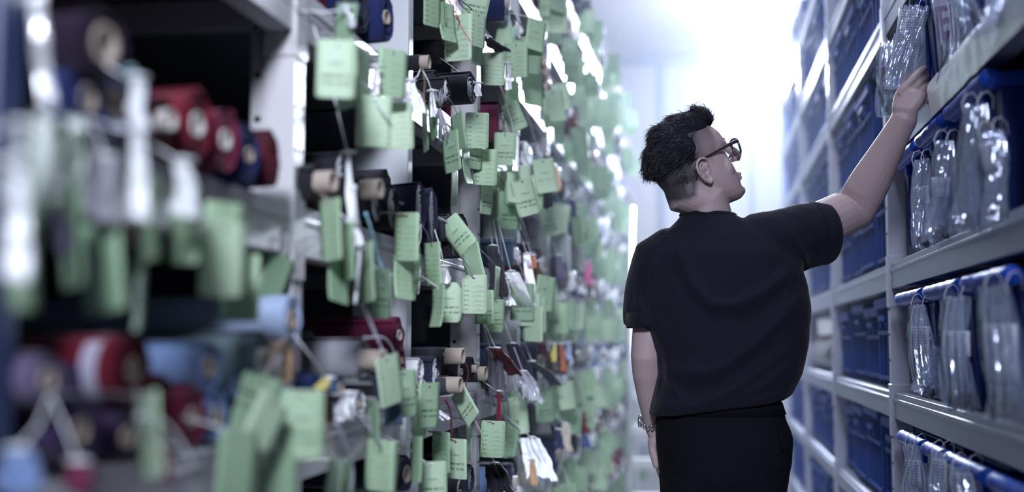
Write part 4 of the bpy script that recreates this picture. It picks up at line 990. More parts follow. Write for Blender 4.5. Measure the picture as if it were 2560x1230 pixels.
for i, (y0, y1) in enumerate(zip(RP[1:], RP[2:])):
    bayw = ('first', 'second', 'third', 'fourth')[i] + ' bay past the arm'
    for z in TIER:
        p = proj((XR, (y0 + y1) / 2, z + .15))
        if p[1] < -220 or p[1] > 1500: continue
        if i >= 1 and abs(z - 0.98) < .01:            # soft pale bundles instead of crates
            for k in range(4):
                y = y0 + .22 + k * .38
                o = thing('fabric_bundle', 'pale wrapped bundle, third shelf, %s, %s from its near upright' % (bayw, ORD[k + 1]), 'bundle', (XR + .14, y, z + .002), group='pale bundles on the third shelf')
                m = MB(); m.ball((0, 0, .085), (.12, .15, .085), 14)
                m.v = [tuple(Vector(v) * (1 + .12 * noise.noise(Vector(v) * 14 + Vector((k, i, 0))))) for v in m.v]
                m.build('cloth', FAB[('pink', 'cream', 'charcoal', 'white')[(k + i) % 4]], o)
                m = MB(); m.ball((0, 0, .085), (.125, .155, .09), 14); m.v = [tuple(Vector(v) * (1 + .16 * noise.noise(Vector(v) * 22 + Vector((k, i, 4))))) for v in m.v]; m.build('wrap', M_CLOTHW, o)
            continue
        n = 4; w = (1.6 - .14) / n - .02
        for k in range(n):
            if z > 2.0 and k == 0 and i == 0: h = .24
            h = (0.27, 0.25, 0.285)[rng.randrange(3)] if z < 2 else 0.26
            if (w, h) not in CR_: CR_[w, h] = (crate_mesh(w, h), crate_rim(w, h))
            body, rim = CR_[w, h]; y = y1 - .08 - (w + .02) * (k + .5); ncr += 1
            lab = 'ribbed blue crate, %s shelf, %s, %s from its near upright' % (SHELF[z], bayw, ORD[n - k])
            o = thing('ribbed_crate', lab, 'crate', (XR + .02 + rng.uniform(0, .02), y, z + .001), group='ribbed blue crates')
            place('body', body, o); r = place('rim', rim, o, 0.003)
            hd = place('handle', HANDME, o); hd.location = (0, 0, h * .78)
# ------------------------------------------------------------------ the man
M_SKIN = mat('skin', (0.36, 0.275, 0.285), 0.5, spec=0.4, sub=0.12, vary=0.05, vscale=30, bump=(260, 0.08, 0.001))
M_TEE = mat('black_cotton_jersey', (0.0042, 0.0047, 0.0125), 0.88, spec=0.2, bump=(900, 0.25, 0.0006), sheen=0.05)
M_PANTS = mat('black_trouser_twill', (0.0020, 0.0022, 0.0055), 0.9, spec=0.2, bump=(700, 0.25, 0.0006))
M_HAIR = mat('black_hair', (0.010, 0.010, 0.016), 0.42, spec=0.5, bump=(200, 0.3, 0.001), stretch=(1, 1, 4))
M_FRAME = mat('dark_tortoise_acetate', (0.035, 0.022, 0.028), 0.2, spec=0.7); M_LENS = film('lens_glass', (0.95, 0.97, 1), 0.05, 0.2, 0.03, 3)
M_STEEL = mat('watch_steel', (0.6, 0.6, 0.62), 0.22, metal=0.9); M_WATCHF = mat('watch_dark', (0.02, 0.03, 0.03), 0.2)
M_SHOE = mat('black_shoe_leather', (0.008, 0.008, 0.01), 0.4); M_LIP = mat('lip', (0.38, 0.17, 0.16), 0.45)
# the skin carries the clipped stubble at the sides as its own colour attribute
nt = M_SKIN.node_tree; bs = nt.nodes['Principled BSDF']; lk = bs.inputs['Base Color'].links[0].from_socket
at = nt.nodes.new('ShaderNodeAttribute'); at.attribute_name = 'stubble'; mx = nt.nodes.new('ShaderNodeMix'); mx.data_type = 'RGBA'; mx.inputs[7].default_value = (0.028, 0.026, 0.032, 1)
nt.links.new(at.outputs['Fac'], mx.inputs[0]); nt.links.new(lk, mx.inputs[6]); nt.links.new(mx.outputs[2], bs.inputs['Base Color'])

YB = 2.90                                                   # distance of the man's spine down the aisle
FH = Vector((-sn, cs, 0))
hd = math.radians(12); hdir = CR * math.cos(hd) + FH * math.sin(hd)
pt = math.radians(23)
Z3 = Vector((0, 0, 1))
HY = hdir * math.cos(pt) + Z3 * math.sin(pt); HZ = Z3 * math.cos(pt) - hdir * math.sin(pt); HX = HY.cross(HZ)   # right, face, up of the head
EAR = atY(1769, 428, YB - 0.065)
HO = EAR - HX * 0.076
HS = 0.985
def H(x, y, z): return HO + (HX * x + HY * y + HZ * z) * HS
sk = MB()
def hring(z, f, bk, hw, n=28, ex=2.3):
    c = (f + bk) / 2; d = (f - bk) / 2; out = []
    for j in range(n):
        a = 2 * math.pi * j / n; ca, sa = math.cos(a), math.sin(a)
        out.append(H(hw * math.copysign(abs(ca) ** (2 / ex), ca), c + d * math.copysign(abs(sa) ** (2 / ex), sa), z))
    return out
PROF = [(-.094, .082, .048, .020), (-.089, .092, .034, .032), (-.078, .0955, .010, .045), (-.062, .0945, -.025, .056), (-.045, .096, -.055, .0625), (-.028, .0955, -.074, .0665),
        (-.010, .0935, -.086, .069), (.010, .0895, -.094, .0705), (.030, .0870, -.0985, .0715), (.046, .0955, -.1005, .073), (.058, .0965, -.101, .074), (.078, .091, -.1, .0735), (.096, .080, -.094, .069), (.112, .062, -.082, .060), (.124, .038, -.064, .047), (.1315, .010, -.040, .030), (.134, -.012, -.022, .008)]
sk.loft([hring(*q) for q in PROF])
# nose, lips, chin, cheek, brow
sk.tube([H(0, .091, .049), H(0, .103, .034), H(0, .1135, .020), H(0, .1205, .008), H(0, .112, -.002)], [(.007, .008), (.009, .010), (.0105, .012), (.0110, .013), (.008, .011)], 12, up=HX)
sk.ball(H(0, .1225, .006), .0088, 12)
for s in (-1, 1):
    sk.ball(H(s * .0105, .1085, .001), (.0068, .0090, .0066), 10)
    sk.ball(H(s * .036, .062, -.012), (.026, .018, .030), 14, rot=Matrix((HX, HY, HZ)).transposed())
    sk.ball(H(s * .023, .0865, .050), (.021, .006, .007), 12, rot=Matrix((HX, HY, HZ)).transposed())
    sk.ball(H(s * .047, -.002, -.050), (.016, .036, .022), 12, rot=Matrix((HX, HY, HZ)).transposed())
HR = Matrix((HX, HY, HZ)).transposed()
sk.ball(H(0, .0985, -.0365), (.021, .0105, .0075), 14, rot=HR)
sk.ball(H(0, .0970, -.0465), (.019, .0105, .0075), 14, rot=HR)
sk.ball(H(0, .0930, -.076), (.019, .011, .013), 14, rot=HR)
# neck
nb = atY(1768, 566, YB + 0.02)
n0 = H(0, -.035, -.035)
sk.tube([H(0, -.028, .005), n0, atY(1764, 500, YB + .005), atY(1767, 540, YB + .015), atY(1770, 580, YB + .02)], [(.060, .062), (.060, .064), (.0575, .062), (.060, .066), (.075, .075)], 24, up=CR)
# shoulders and trunk under the shirt
def LEV(py, xl, xr, d, yc=0.0, n=28, ex=2.4, yl=None, yr=None):
    """a flat ring round the trunk; xl, xr its sides as the photograph shows them"""
    A, B = atY(xl, yl if yl is not None else py, YB), atY(xr, yr if yr is not None else py, YB); c = (A + B) / 2 + Vector((0, yc, 0)); u = (B - A) / 2
    w = FH * (d / 2); out = []
    for j in range(n):
        a = 2 * math.pi * j / n; ca, sa = math.cos(a), math.sin(a)
        out.append(c + u * math.copysign(abs(ca) ** (2 / ex), ca) + w * math.copysign(abs(sa) ** (2 / ex), sa))
    return out
sk.loft([LEV(545, 1722, 1815, .10, .02), LEV(575, 1705, 1850, .11, .02), LEV(630, 1675, 1930, .13, .02), LEV(700, 1670, 1965, .17, .02), LEV(850, 1672, 1965, .19, .02), LEV(1000, 1672, 1945, .18, .02), LEV(1100, 1670, 1950, .18, .02)])
# right arm, reaching up to the bag
SHR = atY(1985, 585, YB); ELB = atY(2138, 522, YB + .09); WRI = atY(2262, 296, YB - .004)
fm = ELB.lerp(WRI, .33)
sk.tube([atY(1930, 612, YB + .0), SHR, SHR.lerp(ELB, .45) + Vector((0, 0, -.004)), SHR.lerp(ELB, .8), ELB, ELB.lerp(WRI, .2), fm, ELB.lerp(WRI, .62), ELB.lerp(WRI, .87), WRI, WRI.lerp(atY(2278, 250, YB - .01), .6)],
        [.045, .052, .056, .053, .0500, .0495, .0475, .0385, .0320, .0300, .022], 20)
sk.ball(ELB + Vector((.012, .01, -.026)), .026, 12)
# left arm, hanging
SHL = atY(1640, 668, YB + .01); ELL = atY(1617, 890, YB + .0); WRL = atY(1632, 1058, YB + .07)
sk.tube([atY(1700, 650, YB + .01), SHL, SHL.lerp(ELL, .5), SHL.lerp(ELL, .85), ELL, ELL.lerp(WRL, .25), ELL.lerp(WRL, .6), ELL.lerp(WRL, .9), WRL],
        [.040, .042, .042, .040, .0385, .0385, .0325, .0245, .0235], 20)
def finger(pts, r0):
    sk.tube(pts, [r0 * 1.06, r0 * 1.05, r0 * .98, r0 * .96, r0 * .90, r0 * .80, r0 * .5][:len(pts)], 10)
# right hand: palm towards the rack, fingers closing on the bag
YH = YB - .012
def q(px, py, dy=0): return atY(px, py, YH + dy)
sk.tube([WRI, q(2262, 272), q(2271, 250), q(2279, 233), q(2284, 223)], [(.0285, .024), (.031, .021), (.0365, .0185), (.037, .0165), (.034, .013)], 16, up=(q(2300, 262, -.012) - q(2252, 232)))
finger([q(2252, 238), q(2259, 223, -.003), q(2284, 195, -.004), q(2297, 182, .002), q(2307, 174, .010), q(2312, 170, .018), q(2313, 169, .022)], .0100)
finger([q(2266, 250), q(2276, 234, -.001), q(2301, 204, .002), q(2311, 196, .014), q(2316, 192, .028), q(2316, 191, .038), q(2315, 191, .042)], .0102)
finger([q(2279, 261, -.006), q(2290, 246, -.004), q(2313, 219, .002), q(2320, 214, .018), q(2321, 211, .031), q(2319, 210, .039), q(2318, 210, .043)], .0096)
finger([q(2288, 270, -.010), q(2300, 258, -.006), q(2320, 238, .002), q(2323, 234, .012), q(2323, 232, .022), q(2322, 232, .029), q(2321, 232, .032)], .0084)
finger([q(2252, 266, .004), q(2252, 244, .012), q(2258, 222, .020), q(2266, 207, .024), q(2274, 196, .026), q(2279, 189, .027), q(2281, 186, .028)], .0118)
# left hand hanging in front of the thigh
YL2 = YB + .085
def ql(px, py, dy=0): return atY(px, py, YL2 + dy)
sk.tube([WRL, ql(1636, 1082), ql(1642, 1104, .004), ql(1646, 1126, .006), ql(1648, 1136, .006)], [(.0235, .020), (.018, .032), (.0165, .040), (.0155, .040), (.012, .036)], 14, up=CR)
for k, (dy, r, l) in enumerate(((-.030, .0098, 60), (-.010, .0102, 68), (.010, .0098, 62), (.028, .0086, 48))):
    finger([ql(1646, 1122, dy * .9), ql(1648, 1140, dy), ql(1649, 1140 + l * .4, dy), ql(1652, 1140 + l * .62, dy + .004), ql(1657, 1140 + l * .82, dy + .006), ql(1662, 1140 + l * .95, dy + .006), ql(1664, 1140 + l, dy + .006)], r)
finger([ql(1636, 1088, .0), ql(1630, 1106, -.02), ql(1632, 1124, -.036), ql(1636, 1142, -.042), ql(1640, 1158, -.044), ql(1643, 1168, -.044), ql(1644, 1171, -.044)], .0108)
# near and far ear: rim, inner fold, lobe
for s in (-1, 1):
    def E(y, z, o=0.0): return H(s * (.0715 + o), y, z)
    sk.ball(E(-.010, .004, .001), (.006, .019, .027), 14, rot=HR)
    rim = [(.006, .012, .004), (.010, .022, .008), (.004, .031, .012), (-.008, .0345, .015), (-.020, .030, .017), (-.027, .018, .018), (-.027, .004, .017), (-.021, -.010, .014), (-.013, -.021, .010), (-.004, -.0275, .007), (.003, -.024, .004), (.004, -.012, .003)]
    sk.tube([E(*r) for r in rim], [.003, .0034, .0036, .0038, .0040, .0040, .0038, .0038, .0046, .0058, .005, .003], 8)
    sk.tube([E(-.006, .024, .010), E(-.015, .018, .011), E(-.0185, .006, .011), E(-.013, -.006, .009), E(-.005, -.011, .007)], [.002, .003, .003, .003, .002], 8)
    sk.ball(E(.005, .001, .004), (.004, .004, .006), 8, rot=HR)
body = remeshed(sk, 0.0026, 5, 0.5)
body.name = 'body'
for k in (M_SKIN,): body.materials.append(k)
pc = coords(body)
# carve eye sockets, ear hollow, jaw edge a little; mark the stubble
inv = HR.transposed()
stub = np.zeros(len(pc))
RELs = (pc - np.array(HO)) @ np.array(HR) / HS               # head coordinates of every vertex
headz = RELs[:, 2] > -0.16
POLY = [(1773, 309), (1782, 333), (1789, 352), (1788, 378), (1780, 396), (1776, 412), (1764, 402), (1750, 412), (1744, 440), (1741, 470), (1739, 494), (1722, 502), (1700, 508), (1560, 480), (1560, 250), (1700, 230)]
def polydist(x, y):
    ins = np.zeros(len(x), bool); d = np.full(len(x), 1e9)
    n = len(POLY)
    for i in range(n):
        (x0, y0), (x1, y1) = POLY[i], POLY[(i + 1) % n]
        c = ((y0 > y) != (y1 > y)); xi = (x1 - x0) * (y - y0) / (y1 - y0 if y1 != y0 else 1e-9) + x0
        ins ^= c & (x < xi)
        ex, ey = x1 - x0, y1 - y0; t = np.clip(((x - x0) * ex + (y - y0) * ey) / (ex * ex + ey * ey), 0, 1)
        d = np.minimum(d, np.hypot(x - x0 - t * ex, y - y0 - t * ey))
    return np.where(ins, d, -d)
mid = np.array(HO) + HS * (np.outer(np.full(len(pc), .05), np.array(HX)) + np.outer(RELs[:, 1], np.array(HY)) + np.outer(RELs[:, 2], np.array(HZ)))
qv = mid - np.array(CO); zz = qv @ np.array(CF); sx = W0 / 2 + FPX * (qv @ np.array(CR)) / zz; sy = H0 / 2 - FPX * (qv @ np.array(CU)) / zz
dd = polydist(sx, sy)
nearear = (np.abs(RELs[:, 0]) > .0745) & (RELs[:, 1] > -.045) & (RELs[:, 1] < .02) & (RELs[:, 2] < .04) & (RELs[:, 2] > -.035)
fade = np.clip((dd + 3) / 14, 0, 1) * np.clip(.45 + .9 * np.clip((.02 - RELs[:, 1]) / .06, 0, 1) + .4 * np.clip((RELs[:, 2] - .06) / .04, 0, 1), 0, 1)
stub[headz] = fade[headz] * .95; stub[nearear] = 0
fa = body.attributes.new('stubble', 'FLOAT', 'POINT'); fa.data.foreach_set('value', stub.astype(np.float32))
for sgn in (-1, 1):                                          # eye sockets and ear hollow
    for (cx, cy, cz, r, dpt) in ((sgn * .030, .094, .031, .013, .0025), (sgn * .079, -.004, .000, .0085, .006), (sgn * .085, -.008, .018, .007, .004)):
        dist = np.sqrt(((RELs - np.array([cx, cy, cz])) ** 2 / np.array([1.25, 1, .8]) ** 2).sum(1)); wgt = np.exp(-(dist / r) ** 2 * 1.6)[:, None]
        dirv = -np.array(HY) if cy > .05 else -sgn * np.array(HX)
        pc = pc + wgt * dpt * dirv
set_coords(body, pc)
man = thing('person', 'man in a black t-shirt and glasses reaching up to a bag on the rack', 'person', (atY(1805, 1000, YB).x, YB, 0))
def pbuild(name, m, mats, parent=None, smooth=True): return m.build(name, mats, parent) if parent else attach(name, m.mesh(name, mats))
def attach(name, me, parent=None):
    par = parent or man; o = place(name, me); o.parent = par
    o.matrix_parent_inverse = Matrix.Translation(-Vector(man.location)) if par is man else Matrix(); return o
body.polygons.foreach_set('use_smooth', [True] * len(body.polygons))
bo = attach('body', body)
# eyes and brows
for s in (-1, 1):
    m = MB(); m.ball(H(s * .030, .0695, .031), .0118 * HS, 16); e = attach('eye', m.mesh('eye', mat('eye_white', (0.7, 0.7, 0.72), 0.15)))
    m = MB(); m.ball(H(s * .030, .0775, .0315), (.0055, .0045, .0055), 12, rot=HR); attach('iris', m.mesh('iris', mat('iris_dark', (0.02, 0.012, 0.01), 0.1)))
    m = MB(); m.tube([H(s * .012, .0960, .052), H(s * .026, .0925, .0575), H(s * .042, .081, .054)], [.0020, .0028, .0016], 8); attach('eyebrow', m.mesh('eyebrow', M_HAIR))
m = MB(); m.ball(H(0, .1025, -.0375), (.0165, .0070, .0046), 12, rot=HR); m.ball(H(0, .1010, -.0458), (.0150, .0070, .0050), 12, rot=HR); attach('lips', m.mesh('lips', M_LIP))
# glasses
gl = bpy.data.objects.new('glasses', None); COL.objects.link(gl); gl.parent = man; gl.matrix_parent_inverse = Matrix.Translation(-Vector(man.location)); gl.location = H(0, .112, .03)
gl['label'] = 'dark thick rimmed glasses'
def gatt(name, me): 
    o = place(name, me); o.parent = gl; o.matrix_parent_inverse = Matrix.Translation(-Vector(gl.location)); return o
bpy.context.view_layer.update()
for s in (-1, 1):
    loop = []
    for k in range(21):
        a = 2 * math.pi * k / 20; ex = 3.2; ca, sa = math.cos(a), math.sin(a)
        x = .0275 * math.copysign(abs(ca) ** (2 / ex), ca); z = .0195 * math.copysign(abs(sa) ** (2 / ex), sa)
        loop.append((x, z))
    pts = [H(s * .0365 + x, .1105 - .10 * (abs(s * .0365 + x) - .02) ** 1 * .9 + .06 * z, .028 + z) for x, z in loop]
    m = MB(); m.tube(pts, .0027, 8, caps=False); gatt('rim', m.mesh('rim', M_FRAME))
    m = MB(); c = sum(pts[:-1], Vector()) / 20; m.add([c] + pts[:-1], [(0, 1 + k, 1 + (k + 1) % 20) for k in range(20)], 0); gatt('lens', m.mesh('lens', M_LENS))
    m = MB(); m.tube([H(s * .065, .107, .040), H(s * .0735, .090, .040), H(s * .0765, .05, .0375), H(s * .0775, .010, .034), H(s * .078, -.010, .030), H(s * .077, -.024, .014), H(s * .0755, -.032, -.006)], [(.0022, .0042), (.002, .0042), (.0018, .0036), (.0018, .003), (.0018, .003), (.0018, .003), (.0016, .0026)], 8, up=HX); gatt('temple', m.mesh('temple', M_FRAME))
m = MB(); m.tube([H(-.011, .1105, .033), H(0, .1145, .036), H(.011, .1105, .033)], .0024, 8); gatt('bridge', m.mesh('bridge', M_FRAME))
# hair: a full swept-back mass and many tapering locks
def hp(px, py, lat):                                         # a point of the head's mid plane by its place in profile
    d = ray(px, py); n = HX; o = HO; t = (o - CO).dot(n) / d.dot(n); return CO + d * t + HX * lat
hm = MB()
for (px, py, rh, rv, lat, lo) in ((1688, 384, 70, 78, .080, 0), (1658, 398, 48, 60, .066, 0), (1712, 332, 58, 50, .066, 0), (1746, 303, 33, 30, .052, 0), (1640, 415, 30, 36, .05, 0), (1700, 442, 36, 44, .066, 0), (1672, 350, 52, 46, .06, 0), (1712, 478, 22, 28, .052, 0), (1754, 288, 16, 20, .03, 0), (1735, 285, 20, 16, .035, .01)):
    s = scale_at(HO); c = hp(px, py, lo)
    hm.ball(c, (rh / s, lat, rv / s), 20, rot=Matrix((hdir, HX * 1.0, Z3)).transposed())
hair = remeshed(hm, 0.0045, 8, .5)
hc = coords(hair)
for i in range(len(hc)):
    v = Vector(hc[i]); f = noise.noise(v * 38) * .006 + noise.noise(v * 90 + Vector((0, 5, 0))) * .003
    hc[i] += np.array((v - HO).normalized()) * f
set_coords(hair, hc); hair.materials.append(mat('hair_mass', (0.008, 0.008, 0.012), 0.9, spec=0.08)); hair.polygons.foreach_set('use_smooth', [True] * len(hair.polygons)); hair.update()
ho = attach('hair', hair)
rng = random.Random(8); polys = [p for p in hair.polygons]
wts = np.cumsum([p.area for p in polys]); lock = MB()
nv = len(hair.vertices)
for k in range(5200):
    p = polys[int(np.searchsorted(wts, rng.random() * wts[-1]))]; c = Vector(p.center); n = Vector(p.normal)
    sxp, syp = proj(c)
    back = -hdir * 1.0 + Z3 * (.25 if syp < 320 else (-.45 if syp < 400 else -.9)) + HX * rng.uniform(-.35, .35)
    if sxp > 1715 and syp < 320: back = hdir * .25 + Z3 * .8 - hdir * (.8 * rng.random())
    d = (back - n * back.dot(n) * .93).normalized()
    L = rng.uniform(.012, .028) * (1.0 if syp < 445 else .5) * (1.35 if rng.random() < .06 else 1); lift = rng.uniform(.0, .16) * (2.2 if rng.random() < .08 else .8)
    side = n.cross(d).normalized(); cu = rng.uniform(-.6, .6); dn = rng.uniform(-1.0, .1); wv = rng.uniform(0, 6)
    pts = []
    for q_ in range(6):
        t = q_ / 5
        pts.append(c - n * .002 + d * (L * t) + n * (L * lift * math.sin(1.9 * t)) + side * (cu * L * t * t + .0022 * math.sin(5 * t + wv)) + Z3 * (dn * L * t * t * .6))
    r = rng.uniform(.0004, .0009)
    lock.tube(pts, [r, r * 1.15, r, r * .8, r * .55, r * .15], 3, caps=False)
lo = lock.build('locks', M_HAIR); lo['kind'] = 'stuff'; lo.parent = ho
# t-shirt
ts = MB()
ts.loft([LEV(532, 1708, 1832, .115, .015), LEV(546, 1690, 1850, .145, .012, yl=552), LEV(562, 1668, 1890, .17, .01, yl=572), LEV(590, 1640, 1960, .20, .008, yl=606), LEV(640, 1612, 1995, .225), LEV(700, 1604, 2012, .24), LEV(770, 1608, 2024, .25), LEV(830, 1616, 2021, .255), LEV(880, 1634, 2014, .255), LEV(930, 1640, 2002, .26), LEV(968, 1632, 1990, .262, yl=985, yr=955), LEV(1000, 1624, 1978, .262, yl=1018, yr=982), LEV(1018, 1622, 1952, .258, yl=1040, yr=998)])
e1 = SHR.lerp(ELB, .62)
sa = (ELB - SHR).normalized()
A0 = atY(1935, 612, YB); A1 = atY(2010, 590, YB + .025); A2 = atY(2034, 585, YB + .045); A3 = atY(2056, 583, YB + .055)
ts.tube([atY(1862, 604, YB + .005), A0, A1, A2, A3], [(.066, .07), (.083, .085), (.078, .080), (.076, .084), (.074, .088)], 28, up=Z3)
ts.tube([atY(1690, 626, YB), atY(1640, 652, YB + .005), atY(1618, 720, YB + .01), atY(1608, 780, YB + .01), atY(1606, 818, YB + .012)], [(.062, .075), (.058, .08), (.046, .08), (.040, .08), (.036, .078)], 28, up=CR)
tee = remeshed(ts, 0.0055, 7, .5)
sub = bpy.data.objects.new('t', tee); COL.objects.link(sub); sm_ = sub.modifiers.new('s', 'SUBSURF'); sm_.levels = 1; t2 = evaluated(sub, 'tshirt'); bpy.data.objects.remove(sub)
tc_ = coords(t2); nrm = np.empty(len(t2.vertices) * 3); t2.vertices.foreach_get('normal', nrm); nrm = nrm.reshape(-1, 3)
qv = tc_ - np.array(CO); zz = qv @ np.array(CF); px = W0 / 2 + FPX * (qv @ np.array(CR)) / zz; py = H0 / 2 - FPX * (qv @ np.array(CU)) / zz
facing = np.clip(-(nrm @ np.array(FH)) * 2.0, 0, 1)
disp = np.zeros(len(tc_))
# folds pulled towards the raised shoulder: (polyline, height, width)
FOLDS = [([(1676, 566), (1700, 640), (1735, 715), (1775, 762), (1835, 762), (1900, 735), (1960, 690), (2030, 610)], .010, 17),
         ([(1700, 690), (1740, 760), (1790, 800), (1860, 800), (1960, 740), (2020, 680)], -.006, 22),
         ([(1648, 918), (1700, 928), (1770, 930), (1830, 905), (1900, 850), (1970, 775), (2015, 700)], .010, 18),
         ([(1650, 960), (1720, 985), (1800, 965), (1900, 890), (2000, 790)], -.006, 22),
         ([(1630, 1005), (1690, 1018), (1760, 1008), (1850, 960), (1960, 880)], .007, 15),
         ([(1660, 930), (1690, 980), (1730, 1020)], .006, 10), ([(1645, 880), (1655, 935), (1640, 1000)], -.006, 12),
         ([(1850, 990), (1920, 960), (1990, 900)], .005, 12), ([(1880, 1010), (1950, 985)], .004, 10),
         ([(1960, 560), (1990, 600), (2015, 660), (2030, 690)], .006, 9), ([(1990, 540), (2020, 590), (2040, 650)], -.004, 9), ([(2010, 630), (1985, 690), (1960, 760)], .005, 10),
         ([(1640, 620), (1632, 700), (1640, 780), (1665, 860)], .006, 11), ([(1600, 760), (1620, 790), (1650, 850)], .006, 10), ([(1615, 680), (1608, 760), (1600, 810)], -.005, 9),
         ([(1590, 700), (1596, 760), (1612, 800)], .004, 7)]
for pl_, amp, wd_ in FOLDS:
    d = np.full(len(tc_), 1e9); tt = np.zeros(len(tc_)); n = len(pl_) - 1
    for i in range(n):
        (x0, y0), (x1, y1) = pl_[i], pl_[i + 1]; ex, ey = x1 - x0, y1 - y0; t = np.clip(((px - x0) * ex + (py - y0) * ey) / (ex * ex + ey * ey), 0, 1)
        di = np.hypot(px - x0 - t * ex, py - y0 - t * ey); b_ = di < d; d[b_] = di[b_]; tt[b_] = (i + t[b_]) / n
    disp += amp * np.exp(-(d / wd_) ** 2) * np.sqrt(np.clip(np.sin(np.pi * np.clip(tt, .04, .96)), 0, 1)) * facing
for i in range(len(tc_)):
    v = Vector(tc_[i]); disp[i] += .0022 * noise.noise(Vector((v.x * 9, v.y * 9, v.z * 14))) + .0016 * noise.noise(v * 34)
tc_ = tc_ + nrm * disp[:, None]
set_coords(t2, tc_); t2.materials.append(M_TEE); t2.polygons.foreach_set('use_smooth', [True] * len(t2.polygons)); t2.update()
to = attach('tshirt', t2)
def hoop(name, ring_pts, r, m, parent=None): 
    a = MB(); a.tube(ring_pts + ring_pts[:1], r, 8, caps=False); return attach(name, a.mesh(name, m), parent)
cr = LEV(533, 1706, 1834, .122, .015, n=40, yl=536, yr=541); hoop('collar', cr, .0075, M_TEE)
def ringat(c, ax, ru, rw, n=36, up=Z3):
    ax = ax.normalized(); u = (up - ax * up.dot(ax)).normalized(); w = ax.cross(u)
    return [c + u * ru * math.cos(2 * math.pi * k / n) + w * rw * math.sin(2 * math.pi * k / n) for k in range(n)]
for c, ax, ru, rw, up in ((A3, A3 - A2, .0735, .0865, Z3), (atY(1606, 817, YB + .012), Vector((0, 0, -1)), .0355, .0775, CR)):
    a = MB(); rr = [ringat(c + ax.normalized() * d_, ax, ru + o_, rw + o_, 36, up) for d_, o_ in ((-.034, .0015), (-.032, .0035), (-.002, .0035), (.003, .002), (.003, -.004), (-.02, -.005))]
    a.loft(rr, 0, False); attach('sleeve_cuff', a.mesh('sleeve_cuff', M_TEE))
# trousers and shoes
tr = MB()
tr.loft([LEV(985, 1640, 1940, .225, .01), LEV(1020, 1641, 1954, .235, .01), LEV(1060, 1639, 1968, .25, .008), LEV(1100, 1640, 1978, .26, .005), LEV(1150, 1645, 1976, .265, .005), LEV(1200, 1648, 1968, .26, .005), LEV(1240, 1650, 1964, .24, .005)])
for x0, x1 in ((1652, 1806), (1810, 1962)):
    xa, xb = atY(x0, 1200, YB), atY(x1, 1200, YB); c = (xa + xb) / 2; w = (xb - xa).length / 2
    top = Vector((c.x, YB + .005, .80)); ank = Vector((c.x, YB + .02, .075)); kn = Vector((c.x, YB - .0, .46))
    tr.tube([top, top.lerp(kn, .4), kn, kn.lerp(ank, .5), ank], [(w * 1.02, .118), (w * .95, .105), (w * .78, .08), (w * .72, .075), (w * .62, .066)], 24, up=CR)
pan = remeshed(tr, .008, 5, .5); pcs = coords(pan); 
for i in range(len(pcs)):
    v = Vector(pcs[i]); k_ = noise.noise(Vector((v.x * 12, v.y * 12, v.z * 22))) * .003 + .0016 * noise.noise(v * 40); pcs[i] += np.array((Vector((v.x, v.y, 0)) - Vector((man.location.x, YB, 0))).normalized()) * k_
set_coords(pan, pcs); pan.materials.append(M_PANTS); pan.polygons.foreach_set('use_smooth', [True] * len(pan.polygons)); pan.name = 'trousers'
po = attach('trousers', pan)
a = MB(); rr = [LEV(1006, 1637, 1952, .246, .01, yl=1008, yr=1004, n=40), LEV(1034, 1638, 1962, .25, .01, n=40)]; rr2 = [LEV(1034, 1641, 1959, .242, .01, n=40), LEV(1006, 1640, 1949, .238, .01, n=40)]
a.loft(rr + rr2, 0, False); attach('waistband', a.mesh('waistband', M_PANTS), None)
a = MB(); pk = [atY(1951, 1080, YB - .10), atY(1955, 1110, YB - .098), atY(1958, 1128, YB - .096)]; a.tube(pk, .003, 6); attach('pocket_edge', a.mesh('pocket_edge', M_PANTS))
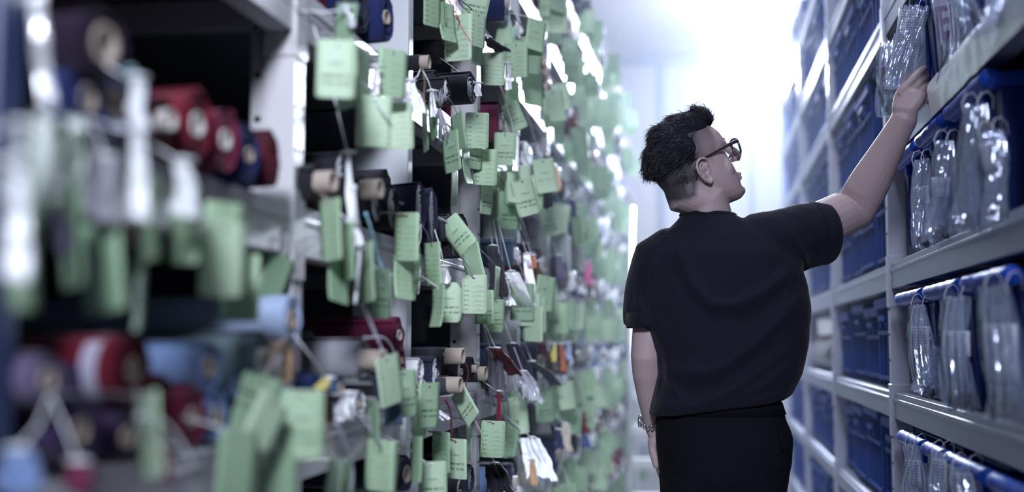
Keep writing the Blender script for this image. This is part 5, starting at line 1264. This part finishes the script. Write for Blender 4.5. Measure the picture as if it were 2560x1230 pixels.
for x0, x1 in ((1652, 1806), (1810, 1962)):
    c = (atY(x0, 1200, YB) + atY(x1, 1200, YB)) / 2
    a = MB(); a.tube([(c.x, YB - .05, .045), (c.x, YB, .05), (c.x, YB + .1, .042), (c.x, YB + .2, .03), (c.x, YB + .235, .026)], [(.036, .030), (.042, .042), (.040, .046), (.028, .044), (.012, .022)], 16, up=Z3)
    a.box((c.x, YB + .09, .008), (.085, .29, .016)); attach('shoe', a.mesh('shoe', M_SHOE))
# wrist watch with a link bracelet
wc = WRL + Vector((0, 0, .004)); wax = (ql(1636, 1082) - ELL.lerp(WRL, .7)).normalized()
wt = bpy.data.objects.new('wrist_watch', None); COL.objects.link(wt); wt.parent = man; wt.matrix_parent_inverse = Matrix.Translation(-Vector(man.location)); wt.location = wc; wt['label'] = 'steel link wrist watch with a dark face'
def watt(name, me):
    o = place(name, me); o.parent = wt; o.matrix_parent_inverse = Matrix.Translation(-wc); return o
a = MB()
for k in range(18):
    an = 2 * math.pi * k / 18; rr = ringat(wc, wax, .0285, .0285, 18, CR)
    for dz in (-.0045, .0045): a.ball(rr[k] + wax * dz + (wax * .001 if k % 2 else Vector()), (.0042, .0042, .0040), 8)
lk_ = watt('link_band', a.mesh('link_band', M_STEEL)); lk_['kind'] = 'stuff'
dr = (-CR * .93 + FH * .36).normalized(); a = MB(); a.tube([wc + dr * .026, wc + dr * .034], [.0165, .0155], 20); a.tube([wc + dr * .0341, wc + dr * .0345], [.013, .013], 20, 1); watt('case', a.mesh('case', [M_STEEL, M_WATCHF]))
# ------------------------------------------------------------------ volume added to stand in for lens bloom and flare round the lamp
m = bpy.data.materials.new('lens_glow_volume'); m.use_nodes = True; nt = m.node_tree; nt.nodes.clear()
vo = nt.nodes.new('ShaderNodeVolumeScatter'); vo.inputs['Color'].default_value = (0.72, 0.82, 1.0, 1); vo.inputs['Density'].default_value = 0.009; vo.inputs['Anisotropy'].default_value = 0.6
out = nt.nodes.new('ShaderNodeOutputMaterial'); nt.links.new(vo.outputs[0], out.inputs['Volume'])
a = MB(); a.box((-0.2, 7.5, 2.02), (4.9, 8.7, 3.9)); o = a.build('added_haze', m); o['kind'] = 'stuff'; o['label'] = 'added blue white volume standing in for lens glow around the lamp'; o['category'] = 'added_haze'
